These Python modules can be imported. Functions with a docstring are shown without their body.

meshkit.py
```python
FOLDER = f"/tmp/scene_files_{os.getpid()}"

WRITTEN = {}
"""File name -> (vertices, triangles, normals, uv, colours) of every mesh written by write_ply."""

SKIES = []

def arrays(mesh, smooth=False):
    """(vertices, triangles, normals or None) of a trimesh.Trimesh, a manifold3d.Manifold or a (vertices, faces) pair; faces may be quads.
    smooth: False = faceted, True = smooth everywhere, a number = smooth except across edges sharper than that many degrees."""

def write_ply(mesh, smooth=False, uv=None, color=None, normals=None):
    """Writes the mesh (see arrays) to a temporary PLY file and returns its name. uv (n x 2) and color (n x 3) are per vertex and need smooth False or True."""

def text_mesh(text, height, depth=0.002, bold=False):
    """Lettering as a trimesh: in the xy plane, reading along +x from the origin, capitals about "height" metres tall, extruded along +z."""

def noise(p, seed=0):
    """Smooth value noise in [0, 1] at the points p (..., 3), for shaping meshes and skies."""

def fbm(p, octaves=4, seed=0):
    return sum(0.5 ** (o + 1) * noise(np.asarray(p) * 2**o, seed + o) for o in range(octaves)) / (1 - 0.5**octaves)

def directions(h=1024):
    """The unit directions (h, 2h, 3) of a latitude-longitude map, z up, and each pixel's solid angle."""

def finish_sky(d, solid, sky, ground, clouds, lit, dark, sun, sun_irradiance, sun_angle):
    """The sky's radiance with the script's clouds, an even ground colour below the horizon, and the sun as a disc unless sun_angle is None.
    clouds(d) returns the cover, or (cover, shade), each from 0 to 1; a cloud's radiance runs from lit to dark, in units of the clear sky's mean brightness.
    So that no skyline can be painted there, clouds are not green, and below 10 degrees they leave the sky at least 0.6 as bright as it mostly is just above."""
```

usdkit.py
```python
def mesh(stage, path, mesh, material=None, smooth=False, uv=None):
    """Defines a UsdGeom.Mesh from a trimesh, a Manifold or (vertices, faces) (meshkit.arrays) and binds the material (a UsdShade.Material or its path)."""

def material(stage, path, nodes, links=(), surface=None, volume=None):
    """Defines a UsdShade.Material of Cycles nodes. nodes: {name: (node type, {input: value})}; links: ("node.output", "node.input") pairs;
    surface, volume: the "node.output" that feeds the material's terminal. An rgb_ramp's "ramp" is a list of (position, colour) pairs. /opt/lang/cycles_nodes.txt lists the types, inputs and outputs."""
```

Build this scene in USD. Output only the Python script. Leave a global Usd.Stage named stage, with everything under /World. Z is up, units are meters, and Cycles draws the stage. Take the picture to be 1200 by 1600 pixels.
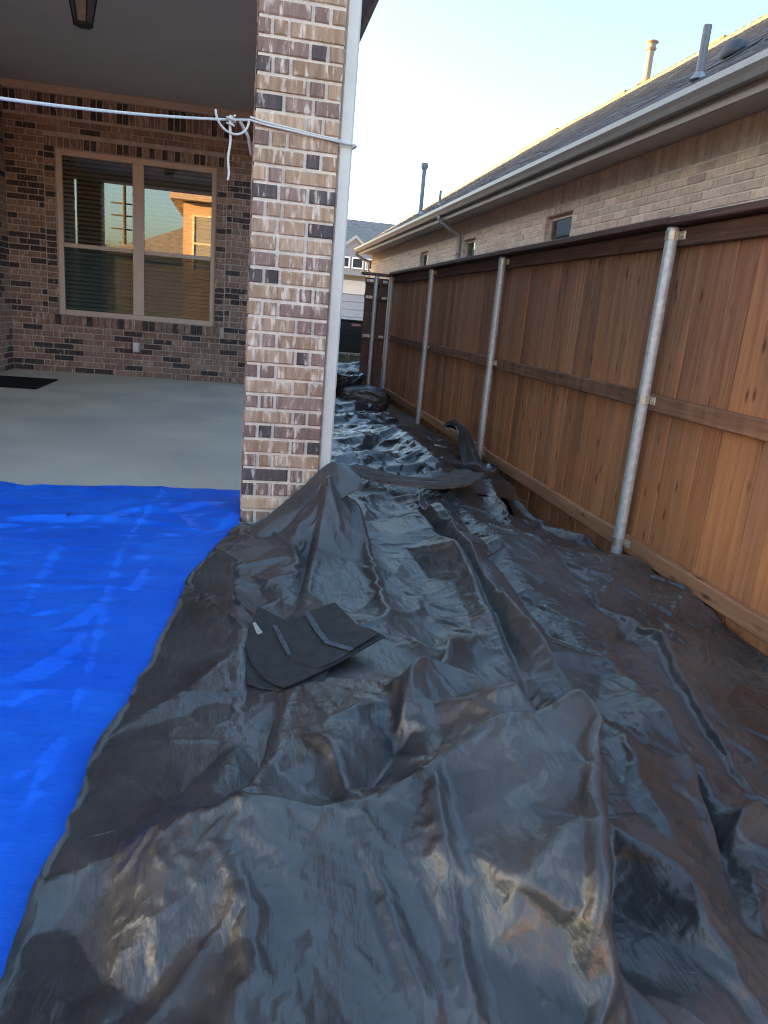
import math, random
import numpy as np, trimesh, usdkit, meshkit
from pxr import Usd, UsdGeom, UsdLux, UsdShade, Gf, Sdf
from scipy.interpolate import LinearNDInterpolator, RBFInterpolator
from scipy.ndimage import gaussian_filter
from shapely.geometry import Polygon

stage = Usd.Stage.CreateInMemory()
UsdGeom.SetStageUpAxis(stage, UsdGeom.Tokens.z)
UsdGeom.SetStageMetersPerUnit(stage, 1.0)
UsdGeom.Xform.Define(stage, '/World')
UsdGeom.Scope.Define(stage, '/World/Looks')

# ------------------------------------------------------------------ camera, sky, sun, exposure
FPX, YAW, PITCH, ROLL, CAM_H = 1139.7, 0.20770778, 0.26315272, 0.08825052, 0.92
EXPOSURE = 4.4
SUN_AZ, SUN_EL, SUN_I, SKY_S = math.radians(-65), math.radians(7), 0.75, 0.05
fwd = np.array([math.sin(YAW) * math.cos(PITCH), math.cos(YAW) * math.cos(PITCH), -math.sin(PITCH)])
r0 = np.array([math.cos(YAW), -math.sin(YAW), 0.0])
u0 = np.cross(r0, fwd)
right = r0 * math.cos(ROLL) + u0 * math.sin(ROLL)
up = -r0 * math.sin(ROLL) + u0 * math.cos(ROLL)
cam = UsdGeom.Camera.Define(stage, '/World/camera')
m4 = Gf.Matrix4d(*[float(c) for row in ((*right, 0), (*up, 0), (*(-fwd), 0), (0, 0, CAM_H, 1)) for c in row])
cam.AddTransformOp().Set(m4)
cam.CreateFocalLengthAttr(26.0)
cam.CreateHorizontalApertureAttr(26.0 * 1200 / FPX)
cam.CreateVerticalApertureAttr(26.0 * 1600 / FPX)
cam.CreateClippingRangeAttr(Gf.Vec2f(0.05, 2000))
cam.CreateExposureAttr(EXPOSURE)

sky_mat = usdkit.material(stage, '/World/Looks/sky_look', {
    "s": ("sky_texture", {"sky_type": "single_scattering", "sun_disc": False, "sun_elevation": SUN_EL, "sun_rotation": SUN_AZ,
                           "aerosol_density": 3.2, "ozone_density": 1.9, "altitude": 200.0}),
    "b": ("background_shader", {"strength": SKY_S})}, [("s.color", "b.color")], surface="b.background")
dome = UsdLux.DomeLight.Define(stage, '/World/sky')
UsdShade.MaterialBindingAPI.Apply(dome.GetPrim()).Bind(sky_mat)
dome.GetPrim().SetCustomDataByKey('kind', 'structure')
sun = UsdLux.DistantLight.Define(stage, '/World/sun')
sd = np.array([math.sin(SUN_AZ) * math.cos(SUN_EL), math.cos(SUN_AZ) * math.cos(SUN_EL), math.sin(SUN_EL)])
sx = np.cross([0, 0, 1], sd); sx /= np.linalg.norm(sx); sy = np.cross(sd, sx)
sun.AddTransformOp().Set(Gf.Matrix4d(*[float(c) for row in ((*sx, 0), (*sy, 0), (*sd, 0), (0, 0, 0, 1)) for c in row]))
sun.CreateIntensityAttr(SUN_I); sun.CreateAngleAttr(0.5); sun.CreateNormalizeAttr(True)
sun.CreateColorAttr(Gf.Vec3f(1.0, 0.52, 0.18))

# ------------------------------------------------------------------ helpers
RAYM = np.array([right, -up, fwd])
def ray(px, py): return RAYM.T @ np.array([px - 600, py - 800, FPX])
def atz(px, py, z):
    d = ray(px, py); t = (z - CAM_H) / d[2]
    return np.array([d[0] * t, d[1] * t, z])
used = {}
def numbered(parent, name):
    k = used.get((parent, name), 0); used[(parent, name)] = k + 1
    return name if k == 0 else f'{name}_{k:03d}'
def ppath(parent): return '/World' if parent is None else str(parent.GetPath())
def obj(name, mesh, mat, parent=None, smooth=False, label=None, cat=None, group=None, kind=None):
    p = ppath(parent); path = f'{p}/{numbered(p, name)}'
    prim = usdkit.mesh(stage, path, mesh, mat, smooth=smooth).GetPrim()
    return tag(prim, label, cat, group, kind)
def tag(prim, label=None, cat=None, group=None, kind=None):
    for k, v in (('label', label), ('category', cat), ('group', group), ('kind', kind)):
        if v: prim.SetCustomDataByKey(k, v)
    return prim
def thing(name, label=None, cat=None, loc=(0, 0, 0), parent=None, group=None, kind=None):
    p = ppath(parent); x = UsdGeom.Xform.Define(stage, f'{p}/{numbered(p, name)}')
    if tuple(loc) != (0, 0, 0): x.AddTranslateOp().Set(Gf.Vec3d(*map(float, loc)))
    return tag(x.GetPrim(), label, cat, group, kind)
def box(x0, x1, y0, y1, z0, z1):
    b = trimesh.creation.box([x1 - x0, y1 - y0, z1 - z0]); b.apply_translation([(x0 + x1) / 2, (y0 + y1) / 2, (z0 + z1) / 2]); return b
def cat_(*ms): return trimesh.util.concatenate([m for m in ms])
def bbox(x0, x1, y0, y1, z0, z1, b=0.004):
    """box with chamfered edges (24 vertices)"""
    c = np.array([(x0 + x1) / 2, (y0 + y1) / 2, (z0 + z1) / 2]); h = np.array([x1 - x0, y1 - y0, z1 - z0]) / 2
    b = min(b, h.min() * 0.6); pts = []
    for sx_ in (-1, 1):
        for sy_ in (-1, 1):
            for sz_ in (-1, 1):
                s = np.array([sx_, sy_, sz_])
                for k in range(3):
                    e = h - b; e[k] = h[k]; pts.append(c + s * e)
    return trimesh.convex.convex_hull(np.array(pts))
def tube(pts, r, n=8, closed=False):
    pts = np.array(pts, float); r = np.broadcast_to(np.asarray(r, float), (len(pts),))
    t = np.gradient(pts, axis=0); t /= np.linalg.norm(t, axis=1, keepdims=True) + 1e-12
    a = np.array([0, 0, 1.0]) if abs(t[0][2]) < 0.9 else np.array([1.0, 0, 0]); V = []
    n1 = np.cross(t[0], a); n1 /= np.linalg.norm(n1)
    for i in range(len(pts)):
        n1 = n1 - t[i] * (n1 @ t[i]); n1 /= np.linalg.norm(n1); n2 = np.cross(t[i], n1)
        th = np.arange(n) / n * 2 * np.pi
        V.append(pts[i] + r[i] * (np.cos(th)[:, None] * n1 + np.sin(th)[:, None] * n2))
    V = np.vstack(V); F = []
    for i in range(len(pts) - 1):
        for k in range(n):
            a_, b_, c_, d_ = i * n + k, i * n + (k + 1) % n, (i + 1) * n + (k + 1) % n, (i + 1) * n + k
            F += [[a_, b_, c_], [a_, c_, d_]]
    V = np.vstack([V, pts[0], pts[-1]]); e = len(V) - 2
    for k in range(n):
        F.append([e, (k + 1) % n, k]); o = (len(pts) - 1) * n; F.append([e + 1, o + k, o + (k + 1) % n])
    return trimesh.Trimesh(V, F, process=False)
def spline(pts, n):
    from scipy.interpolate import CubicSpline
    pts = np.array(pts, float); s = np.r_[0, np.cumsum(np.linalg.norm(np.diff(pts, axis=0), axis=1))]
    return CubicSpline(s, pts)(np.linspace(0, s[-1], n))
def grid_mesh(P):
    a, b = P.shape[:2]; i = np.arange(a * b).reshape(a, b)
    q = np.stack([i[:-1, :-1], i[:-1, 1:], i[1:, 1:], i[1:, :-1]], -1).reshape(-1, 4)
    return (P.reshape(-1, 3), q)
def xprism(poly, y0, y1):
    """polygon in (x, z) extruded along y"""
    m = trimesh.creation.extrude_polygon(Polygon(poly), y1 - y0, engine='earcut')
    v = m.vertices.copy(); m.vertices = np.stack([v[:, 0], y1 - v[:, 2], v[:, 1]], 1); return m

# ------------------------------------------------------------------ materials
def mat(name, col, rough=0.6, spec=0.5, var=0.0, scale=8.0, bump=0.0, bscale=60.0, col2=None, mapscale=(1, 1, 1), metallic=0.0, rnd=0.0, detail=4.0, **kw):
    """principled with two-tone noise in world space, fine bump and per-object tone variation"""
    c2 = col2 if col2 is not None else tuple(c * (1 - var) for c in col)
    nodes = {"g": ("geometry", {}), "m": ("mapping", {"scale": mapscale}), "n": ("noise_texture", {"scale": scale, "detail": detail}),
             "r": ("rgb_ramp", {"ramp": [(0.3, c2), (0.7, col)]}),
             "p": ("principled_bsdf", dict({"roughness": rough, "specular_ior_level": spec, "metallic": metallic}, **kw))}
    links = [("g.position", "m.vector"), ("m.vector", "n.vector"), ("n.fac", "r.fac")]
    src = "r.color"
    if rnd:
        nodes["oi"] = ("object_info", {}); nodes["mr"] = ("map_range", {"to_min": 1 - rnd, "to_max": 1 + rnd})
        nodes["h"] = ("hsv", {}); links += [("oi.random", "mr.value"), ("mr.result", "h.value"), (src, "h.color")]; src = "h.color"
    links.append((src, "p.base_color"))
    if bump:
        nodes["bn"] = ("noise_texture", {"scale": bscale, "detail": 5.0}); nodes["b"] = ("bump", {"strength": bump, "distance": 0.01})
        links += [("m.vector", "bn.vector"), ("bn.fac", "b.height"), ("b.normal", "p.normal")]
    return usdkit.material(stage, '/World/Looks/' + name, nodes, links, surface="p.BSDF")

def brick_mat(name, tone, tone2, smear=0.5, smearcol=(0.70, 0.57, 0.47), streak=(55, 55, 7), far=False):
    """rough clay with vertical drag marks and pale mortar smears"""
    nodes = {"g": ("geometry", {}), "m": ("mapping", {"scale": streak}), "oi": ("object_info", {}),
             "n": ("noise_texture", {"scale": 1.0, "detail": 4.0}), "r": ("rgb_ramp", {"ramp": [(0.32, tone2), (0.68, tone)]}),
             "n2": ("noise_texture", {"scale": 26.0, "detail": 5.0, "roughness": 0.65}),
             "m3": ("mapping", {"scale": (48, 48, 11)}), "n3": ("noise_texture", {"scale": 1.0, "detail": 5.0, "roughness": 0.6}),
             "s": ("rgb_ramp", {"ramp": [(0.62 - 0.2 * smear, (0, 0, 0)), (0.78 - 0.2 * smear, (1, 1, 1))]}),
             "mix": ("mix_color", {"b": smearcol}),
             "mr": ("map_range", {"to_min": 0.82, "to_max": 1.16}), "h": ("hsv", {}),
             "bm": ("bump", {"strength": 0.55, "distance": 0.006}),
             "p": ("principled_bsdf", {"roughness": 0.9, "specular_ior_level": 0.25})}
    links = [("g.position", "m.vector"), ("m.vector", "n.vector"), ("n.fac", "r.fac"), ("g.position", "n2.vector"),
             ("g.position", "m3.vector"), ("m3.vector", "n3.vector"), ("n3.fac", "s.fac"), ("s.color", "mix.fac"),
             ("oi.random", "mr.value"), ("mr.result", "h.value"), ("r.color", "h.color"), ("h.color", "mix.a"),
             ("mix.result", "p.base_color"), ("n2.fac", "bm.height"), ("bm.normal", "p.normal")]
    return usdkit.material(stage, '/World/Looks/' + name, nodes, links, surface="p.BSDF")

M = {}
M['tan1'] = brick_mat('column_brick_tan', (0.44, 0.285, 0.19), (0.29, 0.18, 0.115), 0.52)
M['tan2'] = brick_mat('column_brick_buff', (0.52, 0.355, 0.245), (0.34, 0.215, 0.14), 0.56)
M['mauve'] = brick_mat('column_brick_mauve', (0.29, 0.185, 0.15), (0.20, 0.13, 0.108), 0.46)
M['dark'] = brick_mat('column_brick_dark', (0.115, 0.088, 0.088), (0.075, 0.058, 0.058), 0.28)
M['wall1'] = brick_mat('wall_brick_brown', (0.33, 0.21, 0.155), (0.22, 0.135, 0.105), 0.30)
M['wall2'] = brick_mat('wall_brick_rust', (0.38, 0.25, 0.185), (0.25, 0.155, 0.12), 0.33)
M['wall3'] = brick_mat('wall_brick_black', (0.095, 0.07, 0.066), (0.055, 0.043, 0.043), 0.10)
M['mortar'] = mat('mortar', (0.78, 0.66, 0.56), 0.95, 0.2, 0.25, 14, 0.8, 90)
M['wallmortar'] = mat('wall_mortar', (0.62, 0.52, 0.45), 0.95, 0.2, 0.3, 10, 0.8, 90)
M['pale1'] = brick_mat('pale_brick_sand', (0.58, 0.46, 0.35), (0.45, 0.345, 0.26), 0.22, (0.7, 0.62, 0.53), (20, 20, 20))
M['pale2'] = brick_mat('pale_brick_buff', (0.64, 0.52, 0.40), (0.50, 0.39, 0.29), 0.26, (0.7, 0.62, 0.53), (20, 20, 20))
M['pale3'] = brick_mat('pale_brick_rose', (0.53, 0.40, 0.32), (0.41, 0.30, 0.24), 0.2, (0.7, 0.62, 0.53), (20, 20, 20))
M['pale4'] = brick_mat('pale_brick_eave_lightened', (0.70, 0.58, 0.46), (0.58, 0.47, 0.36), 0.30, (0.74, 0.66, 0.57), (14, 14, 14))  # lightened copy for the soldier course, offsets the eave shade in its colour
M['palemortar'] = mat('pale_mortar', (0.74, 0.67, 0.57), 0.95, 0.2, 0.2, 10, 0.6, 80)
M['concrete'] = mat('patio_concrete', (0.78, 0.67, 0.51), 0.85, 0.3, 0, 1.3, 0.35, 120, col2=(0.58, 0.51, 0.41), detail=10.0)
M['ceiling'] = mat('ceiling_paint', (0.68, 0.62, 0.56), 0.8, 0.3, 0.06, 2, 0.15, 150)
M['trim'] = mat('tan_trim_paint', (0.60, 0.47, 0.38), 0.6, 0.4, 0.1, 5, 0.1, 60)
M['frame'] = mat('window_frame_vinyl', (0.66, 0.51, 0.41), 0.5, 0.4, 0.08, 5)
M['white'] = mat('downspout_paint', (0.66, 0.64, 0.58), 0.4, 0.5, 0.1, 6, 0.05, 40)
M['blind'] = mat('blind_slats', (0.48, 0.54, 0.47), 0.6, 0.4, 0.1, 4)
M['screen'] = mat('insect_screen', (0.03, 0.032, 0.032), 0.7, 0.3, 0.1, 4)
M['dim'] = mat('room_behind', (0.05, 0.05, 0.05), 0.9, 0.2, 0.1, 2)
M['black'] = mat('lantern_metal', (0.02, 0.02, 0.022), 0.4, 0.5, 0.2, 20)
M['mat'] = mat('doormat_fibre', (0.018, 0.018, 0.02), 0.95, 0.2, 0.4, 60, 0.8, 300)
M['rope'] = mat('rope_fibre', (0.74, 0.72, 0.70), 0.8, 0.3, 0.15, 120, 0.5, 500)
M['galv'] = mat('galvanised_steel', (0.70, 0.73, 0.74), 0.48, 0.5, 0, 40, 0.12, 70, col2=(0.50, 0.53, 0.545), metallic=0.5)
M['bracket'] = mat('bracket_zinc', (0.70, 0.66, 0.58), 0.4, 0.5, 0.25, 60, metallic=0.8)
M['gutter'] = mat('gutter_metal', (0.36, 0.355, 0.345), 0.36, 0.5, 0.06, 3)
M['fascia'] = mat('fascia_paint', (0.30, 0.255, 0.22), 0.55, 0.4, 0.08, 4)
M['soffit'] = mat('soffit_paint', (0.46, 0.43, 0.42), 0.7, 0.3, 0.08, 3)
M['spoutgrey'] = mat('spout_metal', (0.42, 0.40, 0.375), 0.4, 0.5, 0.06, 3)
M['pipe'] = mat('vent_pipe_paint', (0.26, 0.20, 0.16), 0.6, 0.4, 0.15, 12)
M['pipegrey'] = mat('vent_pipe_grey', (0.22, 0.23, 0.24), 0.5, 0.4, 0.15, 12)
M['lead'] = mat('lead_flashing', (0.28, 0.31, 0.33), 0.5, 0.5, 0.15, 12)
M['shingle'] = mat('roof_shingle', (0.17, 0.165, 0.165), 0.9, 0.3, 0, 11, 0.6, 160, col2=(0.085, 0.082, 0.085))
M['ridge'] = mat('ridge_shingle', (0.20, 0.15, 0.11), 0.9, 0.3, 0.3, 9, 0.5, 120)
M['ventmetal'] = mat('roof_vent_metal', (0.07, 0.075, 0.085), 0.55, 0.4, 0.2, 12)
M['lampglass'] = mat('lantern_glass', (0.16, 0.18, 0.21), 0.25, 0.5, 0.3, 30)
M['soil'] = mat('bare_soil', (0.20, 0.15, 0.10), 0.95, 0.2, 0, 3.5, 0.8, 40, col2=(0.13, 0.095, 0.065), detail=8.0)
M['grass'] = mat('grass_blades', (0.09, 0.10, 0.035), 0.7, 0.3, 0, 4, col2=(0.13, 0.11, 0.05))
M['siding'] = mat('grey_siding', (0.24, 0.245, 0.25), 0.7, 0.3, 0.08, 1)
M['farroof'] = mat('far_shingle', (0.16, 0.155, 0.155), 0.9, 0.3, 0.4, 5)
M['beige'] = mat('beige_band', (0.50, 0.47, 0.42), 0.8, 0.3, 0.08, 1)
M['garage'] = mat('garage_door_paint', (0.23, 0.25, 0.28), 0.5, 0.4, 0.05, 1)
M['whitetrim'] = mat('white_trim_paint', (0.75, 0.75, 0.73), 0.5, 0.4, 0.05, 1)
M['unit'] = mat('charcoal_casing', (0.022, 0.026, 0.031), 0.45, 0.5, 0.2, 5)
M['red'] = mat('red_sticker', (0.45, 0.12, 0.13), 0.4, 0.5, 0.1, 10)
M['paleprint'] = mat('pale_print', (0.6, 0.45, 0.45), 0.5, 0.5, 0.1, 10)
M['leaf'] = mat('tree_leaves', (0.10, 0.115, 0.035), 0.7, 0.3, 0.4, 3)
M['bark'] = mat('bark', (0.09, 0.07, 0.05), 0.9, 0.2, 0.4, 12)
M['shinglescrap'] = mat('shingle_scrap_mineral', (0.060, 0.058, 0.057), 0.85, 0.35, 0.35, 30, 0.5, 700)
M['adhesive'] = mat('adhesive_strip', (0.085, 0.105, 0.14), 0.5, 0.4, 0, 45, col2=(0.032, 0.036, 0.042))
M['paletar'] = mat('torn_edge', (0.5, 0.48, 0.45), 0.8, 0.3, 0.3, 90)
M['board'] = mat('weathered_board', (0.19, 0.165, 0.14), 0.8, 0.3, 0, 9, 0.4, 60, col2=(0.06, 0.05, 0.045), mapscale=(0.6, 9, 9))

def wood(name, seed, dark, light, low, low2, along=(1, 1, 0)):
    """brown stained cedar: long grain, knots, and lighter orange-brown patches, more of them near the foot of the boards"""
    n = {"g": ("geometry", {}), "oi": ("object_info", {}), "off": ("combine_xyz", {}), "mul": ("math", {"math_type": "multiply", "value2": 37.0}),
         "add": ("mix_vector", {}), "va": ("mix_color", {"blend_type": "add", "fac": 1.0, "use_clamp": False, "use_clamp_result": False}),
         "m": ("mapping", {"scale": (40, 40, 1.6) if along[1] else (40, 1.6, 40)}), "gr": ("noise_texture", {"scale": 1.0, "detail": 5.0, "distortion": 0.6}),
         "m2": ("mapping", {"scale": (9, 9, 0.55), "location": (seed, seed, seed)}), "pt": ("noise_texture", {"scale": 1.0, "detail": 3.0}),
         "m3": ("mapping", {"scale": (150, 150, 3.5) if along[1] else (150, 3.5, 150)}), "fi": ("noise_texture", {"scale": 1.0, "detail": 4.0}),
         "kv": ("mapping", {"scale": (13, 13, 4.6) if along[1] else (13, 4.6, 13)}), "kn": ("voronoi_texture", {"scale": 1.0}),
         "kr": ("rgb_ramp", {"ramp": [(0.07, (0.20, 0.14, 0.12)), (0.14, (0.68, 0.62, 0.6)), (0.21, (1, 1, 1))]}),
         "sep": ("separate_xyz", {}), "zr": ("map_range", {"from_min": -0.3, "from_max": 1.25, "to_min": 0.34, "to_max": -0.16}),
         "sum": ("math", {"math_type": "add", "use_clamp": True}),
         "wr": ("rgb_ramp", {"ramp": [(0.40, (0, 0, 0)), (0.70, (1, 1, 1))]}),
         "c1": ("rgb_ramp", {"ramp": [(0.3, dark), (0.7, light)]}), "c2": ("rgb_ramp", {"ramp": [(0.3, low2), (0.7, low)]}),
         "mix": ("mix_color", {}), "tone": ("map_range", {"to_min": 0.78, "to_max": 1.20}), "h": ("hsv", {}),
         "km": ("mix_color", {"blend_type": "multiply", "fac": 0.85}),
         "st": ("rgb_ramp", {"ramp": [(0.60, (0, 0, 0)), (0.72, (1, 1, 1))]}), "sf": ("math", {"math_type": "multiply", "value2": 0.34}),
         "sm": ("mix_color", {"b": (0.46, 0.30, 0.20)}),
         "bm": ("bump", {"strength": 0.5, "distance": 0.004}), "p": ("principled_bsdf", {"roughness": 0.62, "specular_ior_level": 0.35})}
    l = [("oi.random", "mul.value1"), ("mul.value", "off.x"), ("mul.value", "off.y"), ("mul.value", "off.z"),
         ("g.position", "va.a"), ("off.vector", "va.b"), ("va.result", "m.vector"), ("m.vector", "gr.vector"),
         ("va.result", "m2.vector"), ("m2.vector", "pt.vector"), ("va.result", "m3.vector"), ("m3.vector", "fi.vector"),
         ("va.result", "kv.vector"), ("kv.vector", "kn.vector"), ("kn.distance", "kr.fac"),
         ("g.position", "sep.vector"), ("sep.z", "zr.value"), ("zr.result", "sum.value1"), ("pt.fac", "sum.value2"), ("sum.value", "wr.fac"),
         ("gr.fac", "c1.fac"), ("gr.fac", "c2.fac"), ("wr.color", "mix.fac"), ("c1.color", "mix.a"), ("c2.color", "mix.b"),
         ("oi.random", "tone.value"), ("tone.result", "h.value"), ("mix.result", "h.color"), ("h.color", "km.a"), ("kr.color", "km.b"),
         ("fi.fac", "st.fac"), ("st.color", "sf.value1"), ("sf.value", "sm.fac"), ("km.result", "sm.a"),
         ("sm.result", "p.base_color"), ("gr.fac", "bm.height"), ("bm.normal", "p.normal")]
    del n["add"]
    return usdkit.material(stage, '/World/Looks/' + name, n, l, surface="p.BSDF")
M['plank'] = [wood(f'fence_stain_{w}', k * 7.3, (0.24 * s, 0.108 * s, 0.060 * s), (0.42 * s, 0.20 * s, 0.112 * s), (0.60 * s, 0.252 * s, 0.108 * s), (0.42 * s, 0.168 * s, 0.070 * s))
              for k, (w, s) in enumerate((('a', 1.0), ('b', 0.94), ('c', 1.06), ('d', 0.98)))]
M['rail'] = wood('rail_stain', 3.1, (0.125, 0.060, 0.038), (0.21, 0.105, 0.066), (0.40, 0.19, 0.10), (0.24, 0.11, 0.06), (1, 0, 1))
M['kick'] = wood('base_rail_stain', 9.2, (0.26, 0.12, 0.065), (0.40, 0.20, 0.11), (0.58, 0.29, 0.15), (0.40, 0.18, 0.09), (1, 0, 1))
M['darkwood'] = wood('cap_stain', 5.7, (0.085, 0.043, 0.031), (0.16, 0.082, 0.058), (0.17, 0.09, 0.065), (0.10, 0.05, 0.038), (1, 0, 1))

def plastic(name, base, rough, dust, bumpd=0.004, bs=(14, 9, 14), fine=0.35, streak=(170, 38, 120), spec=1.0):
    """film: broad soft wrinkles, fine drawn-out crinkles and patchy dust"""
    n = {"g": ("geometry", {}), "m": ("mapping", {"scale": bs}), "n1": ("noise_texture", {"scale": 1.0, "detail": 5.0, "roughness": 0.55, "distortion": 0.2}),
         "m2": ("mapping", {"scale": streak, "rotation": (0, 0, 0.25)}), "n2": ("noise_texture", {"scale": 1.0, "detail": 3.0}),
         "m3": ("mapping", {"scale": tuple(0.3 * q for q in streak), "rotation": (0, 0, -0.5)}), "n3": ("voronoi_texture", {"scale": 1.0}),
         "nd": ("noise_texture", {"scale": 2.6, "detail": 7.0, "roughness": 0.68}), "dr": ("rgb_ramp", {"ramp": [(0.40, (0, 0, 0)), (0.72, (1, 1, 1))]}),
         "mx": ("mix_color", {"a": base, "b": dust}),
         "rr": ("map_range", {"to_min": rough - 0.08, "to_max": rough + 0.16}),
         "b1": ("bump", {"strength": 0.7, "distance": bumpd}), "b2": ("bump", {"strength": fine, "distance": 0.0016}), "b3": ("bump", {"strength": 0.5 * fine, "distance": 0.004}),
         "p": ("principled_bsdf", {"specular_ior_level": spec, "ior": 1.62, "specular_tint": (1.0, 0.965, 0.93)})}
    l = [("g.position", "m.vector"), ("m.vector", "n1.vector"), ("g.position", "m2.vector"), ("m2.vector", "n2.vector"), ("g.position", "m3.vector"), ("m3.vector", "n3.vector"), ("g.position", "nd.vector"),
         ("nd.fac", "dr.fac"), ("dr.color", "mx.fac"), ("mx.result", "p.base_color"), ("nd.fac", "rr.value"), ("rr.result", "p.roughness"),
         ("n1.fac", "b1.height"), ("b1.normal", "b3.normal"), ("n3.distance", "b3.height"), ("n2.fac", "b2.height"), ("b3.normal", "b2.normal"), ("b2.normal", "p.normal")]
    return usdkit.material(stage, '/World/Looks/' + name, n, l, surface="p.BSDF")
M['sheet'] = plastic('black_polythene', (0.019, 0.0185, 0.0185), 0.36, (0.074, 0.070, 0.067), 0.006, fine=0.6, spec=0.85)
M['sheetshiny'] = plastic('shiny_black_polythene', (0.008, 0.008, 0.009), 0.20, (0.022, 0.022, 0.024), 0.008, spec=0.6)
M['greentarp'] = plastic('green_grey_tarp', (0.015, 0.028, 0.026), 0.35, (0.03, 0.045, 0.042), 0.006, spec=0.4)
M['bluetarp'] = plastic('blue_woven_tarp', (0.003, 0.115, 0.70), 0.52, (0.010, 0.17, 0.78), 0.005, (11, 26, 14), 0.5, (60, 160, 100), 0.25)

def glass_mat(name, ior, tint=(0.9, 0.95, 0.93)):
    n = {"f": ("fresnel", {"IOR": ior}), "t": ("transparent_bsdf", {"color": tint}), "g": ("glossy_bsdf", {"roughness": 0.0, "color": (0.95, 0.97, 0.95)}), "x": ("mix_closure", {})}
    return usdkit.material(stage, '/World/Looks/' + name, n, [("f.fac", "x.fac"), ("t.BSDF", "x.closure1"), ("g.BSDF", "x.closure2")], surface="x.closure")
M['mesh'] = usdkit.material(stage, '/World/Looks/screen_mesh', {"t": ("transparent_bsdf", {"color": (1, 1, 1)}), "d": ("diffuse_bsdf", {"color": (0.06, 0.065, 0.062)}), "x": ("mix_closure", {"fac": 0.30})}, [("t.BSDF", "x.closure1"), ("d.BSDF", "x.closure2")], surface="x.closure")
M['glass'] = glass_mat('window_glass', 3.0)
M['glasslow'] = glass_mat('screened_glass', 1.5, (0.6, 0.66, 0.62))

rng = np.random.default_rng(7)
# ------------------------------------------------------------------ ground, slab
gx = np.r_[-400, -120, -40, np.linspace(-12, 16, 57), 40, 120, 400]; gy = np.r_[-400, -120, -40, np.linspace(-6, 30, 73), 60, 120, 400]
GX, GY = np.meshgrid(gx, gy); GZ = -0.31 - 0.2 * np.exp(-((GX - 2.0) / 0.5) ** 2 - ((GY - 5.2) / 1.0) ** 2) + 0.05 * (meshkit.fbm(np.stack([GX, GY, 0 * GX], -1) * 0.9, 4, 3) - 0.5) * (np.abs(GX) < 20)
obj('ground', grid_mesh(np.stack([GX, GY, GZ], -1)), M['soil'], smooth=True, kind='structure')
slab_m = trimesh.creation.extrude_polygon(Polygon([(-2.46, -0.4), (-0.10, -0.4), (-0.10, 2.2), (0.0, 2.9), (0.34, 3.06), (0.34, 8.86), (-2.46, 8.86)]), 0.30, engine='earcut').apply_translation([0, 0, -0.30])
obj('patio_slab', slab_m, M['concrete'], kind='structure')

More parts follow.
